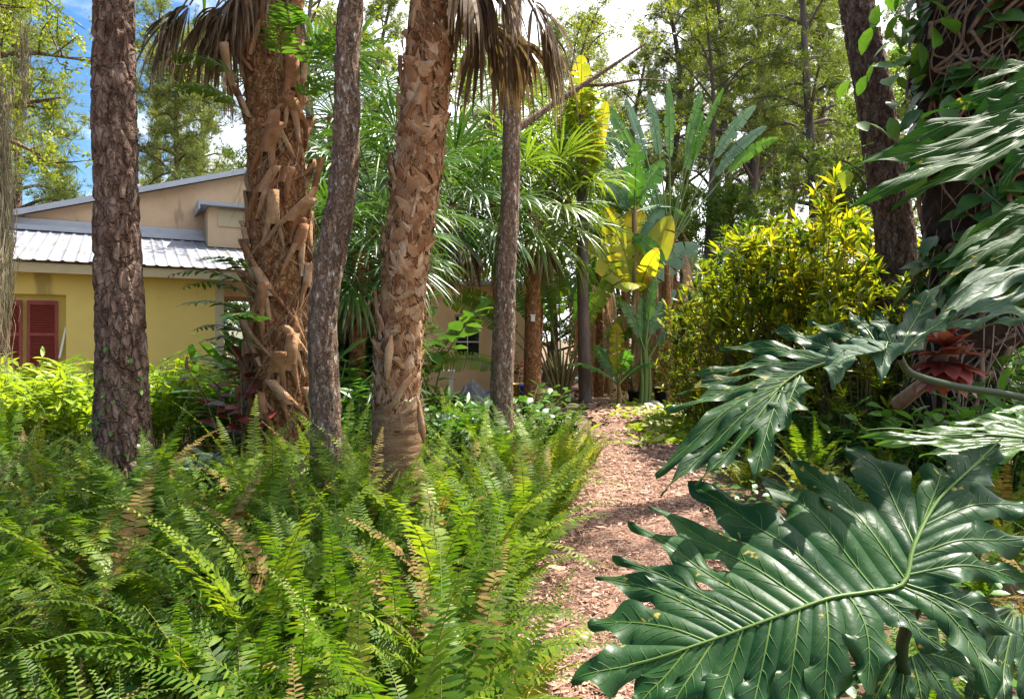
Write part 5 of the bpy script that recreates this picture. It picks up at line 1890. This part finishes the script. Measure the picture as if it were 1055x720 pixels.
# ---------------------------------------------------------------- small things at the back
def pot(name, label, cat, px, Y, r, h, mt, group=None, plantleaf=None, seed=1, hh=.6):
    t = thing(name, label, cat, (gx(px, Y), Y, .03), group=group)
    m = MB()
    th = np.arange(24) / 24 * 2 * PI
    prof = [(r * .2, .0), (r * .78, 0), (r * .95, h * .85), (r * 1.06, h * .86), (r * 1.06, h), (r * .92, h), (r * .88, h * .85), (r * .1, h * .84)]
    g = np.array([[(a * math.cos(q), a * math.sin(q), z) for q in th] for a, z in prof])
    m.grid(g, 0, wrap=True)
    m.build('pot_body' if plantleaf else 'shell', M[mt], t)
    if plantleaf:
        a, b = cane_plant(seed, 8, hh, .16, 8, OVAL, .5)
        for mm, nme, mtt in ((a, 'stem', 'twig'), (b, 'leaves', plantleaf)):
            mm.V = [v + [0, 0, h * .8] for v in mm.V]
            mm.build(nme, M[mtt], t)
    else:
        m = MB()
        m.tube(spl([(-r, 0, h * .9), (-r * .7, -r * .75, h * .55), (0, -r * 1.05, h * .4), (r * .7, -r * .75, h * .55), (r, 0, h * .9)], 14), .008, 5)
        m.build('handle', M['white_paint'], t)
    return t


pot('bucket', 'yellow bucket by the cottage corner next to the blue one', 'bucket', 532, 17.2, .19, .36, 'yellow_plastic')
pot('bucket', 'blue bucket between the yellow bucket and the fan palm trunk', 'bucket', 541.5, 16.9, .17, .36, 'blue_plastic')
pot('nursery_pot', 'black nursery pot with a small plant at the end of the path', 'pot', 683, 15.6, .22, .38, 'black_plastic', None, 'lime_leaf', 5)
pot('nursery_pot', 'dark pot at the foot of the tall banana plant', 'pot', 655, 15.9, .2, .3, 'black_plastic', None, 'mid_leaf', 6)
pot('potted_plant', 'potted plant with dark red leaves against the peach wall', 'plant', 533, 18.2, .2, .3, 'stone', None, 'red_leaf', 7, .9)
t = thing('low_table', 'white low slab behind the young banana plant at the path end', 'slab', (gx(615, 19.5), 19.5, 0))
m = MB()
m.box((0, 0, .36), (2.6, .9, .10))
m.build('top', M['white_paint'], t, smooth=False)
for sx in (-1.05, 1.05):
    m = MB(); m.box((sx, 0, .155), (.2, .7, .30)); m.build('leg', M['white_paint'], t, smooth=False)
t = thing('garden_bench', 'white garden table left of the peach window', 'table', (gx(447, 16.5), 16.5, 0))
m = MB(); m.box((0, 0, .74), (1.0, .7, .04)); m.build('table_top', M['white_paint'], t, smooth=False)
for sx in (-.42, .42):
    for sy in (-.28, .28):
        m = MB(); m.box((sx, sy, .36), (.05, .05, .715)); m.build('leg', M['white_paint'], t, smooth=False)
m = MB()   # crumpled tarpaulin
g = np.zeros((22, 22, 3))
for i in range(22):
    for j in range(22):
        x, y = (i / 21 - .5) * 1.3, (j / 21 - .5) * .9
        h = (.42 + .35 * noise.noise(Vector((x * 3, y * 3, 7)))) * math.exp(-(x * x / .2 + y * y / .14) ** 2) + .16 * abs(noise.noise(Vector((x * 6, y * 6, 1)))) + .09 * noise.noise(Vector((x * 11, y * 11, 3)))
        g[i, j] = (x, y, max(.0, h) if 0 < i < 21 and 0 < j < 21 else 0)
m.grid(g)
o = m.build('tarpaulin', M['grey_cloth'])
o.location = (gx(493, 15.5), 15.5, .0)
tag(o, 'crumpled grey tarpaulin heaped below the peach window', 'tarpaulin')
for px, Y, r_, lab in ((668, 14.6, .12, 'small pale stone at the path end left of the black pot'), (674, 14.9, .15, 'larger pale stone just before the black pot'), (585, 17, .16, 'grey stone by the low travellers palm')):
    m = MB()
    th = np.arange(14) / 14 * 2 * PI
    g = np.array([[(r_ * math.sin(p) * math.cos(q) * (1 + .25 * noise.noise(Vector((math.cos(q) * 2, math.sin(q) * 2, p + px)))), r_ * math.sin(p) * math.sin(q), r_ * .6 * math.cos(p)) for q in th] for p in np.linspace(.02, PI - .02, 9)])
    m.grid(g, 0, wrap=True)
    o = m.build('stone', M['stone'])
    o.location = (gx(px, Y), Y, .08)
    tag(o, lab, 'stone')
t = thing('lamp_box', 'small white box fixed high on the fan palm trunk by the cottage', 'lamp', at(549, 328, 14.75))
m = MB()
m.box((0, 0, 0), (.09, .08, .13)); m.box((0, 0, .075), (.12, .11, .02)); m.box((0, -.043, -.01), (.06, .008, .07))
m.build('housing', M['white_paint'], t, smooth=False)
# strap-leaved clumps near the path by the forked trunk
m = None
sp = []
for sd, mt in ((301, 'mid_leaf'), (302, 'croton_leaf')):
    r = np.random.default_rng(sd)
    m = MB()
    k = 46
    e = r.uniform(.35, 1.4, k); a = r.random(k) * 6.28
    tplS = blade_tpl([(0, .045), (.3, .055), (.7, .04), (1, .003)], .3, -.55)
    dd = np.stack([np.cos(a) * np.cos(e), np.sin(a) * np.cos(e), np.sin(e)], -1)
    l = r.uniform(.35, .75, k)
    m.scatter(tplS, Rmat(dd, [0, 0, 1.0], l, l, l), np.zeros((k, 3)))
    sp.append(m.build('strap_leaf_plant', M[mt]))
for i, (k, px, Y, s, lab) in enumerate(((1, 462, 9.4, 1.1, 'yellow strap leaved plant below the peach window'), (0, 488, 8.8, 1.1, 'green strap leaved plant just left of the forked trunk'), (0, 505, 7.3, .9, 'green strap leaved plant at the front of the forked trunk'), (0, 540, 8.6, .9, 'green strap leaved plant right of the forked trunk'), (0, 470, 7.8, 1.0, 'green strap leaved plant between orange palm and forked trunk'))):
    if i < 2:
        o = sp[k]; o.location = (gx(px, Y), Y, 0); o.scale = (s, s, s); tag(o, lab, 'plant', 'strap leaved plants by the forked trunk')
    else:
        dup(sp[k], (gx(px, Y), Y, 0), i, s, lab, 'strap leaved plants by the forked trunk', 'plant')
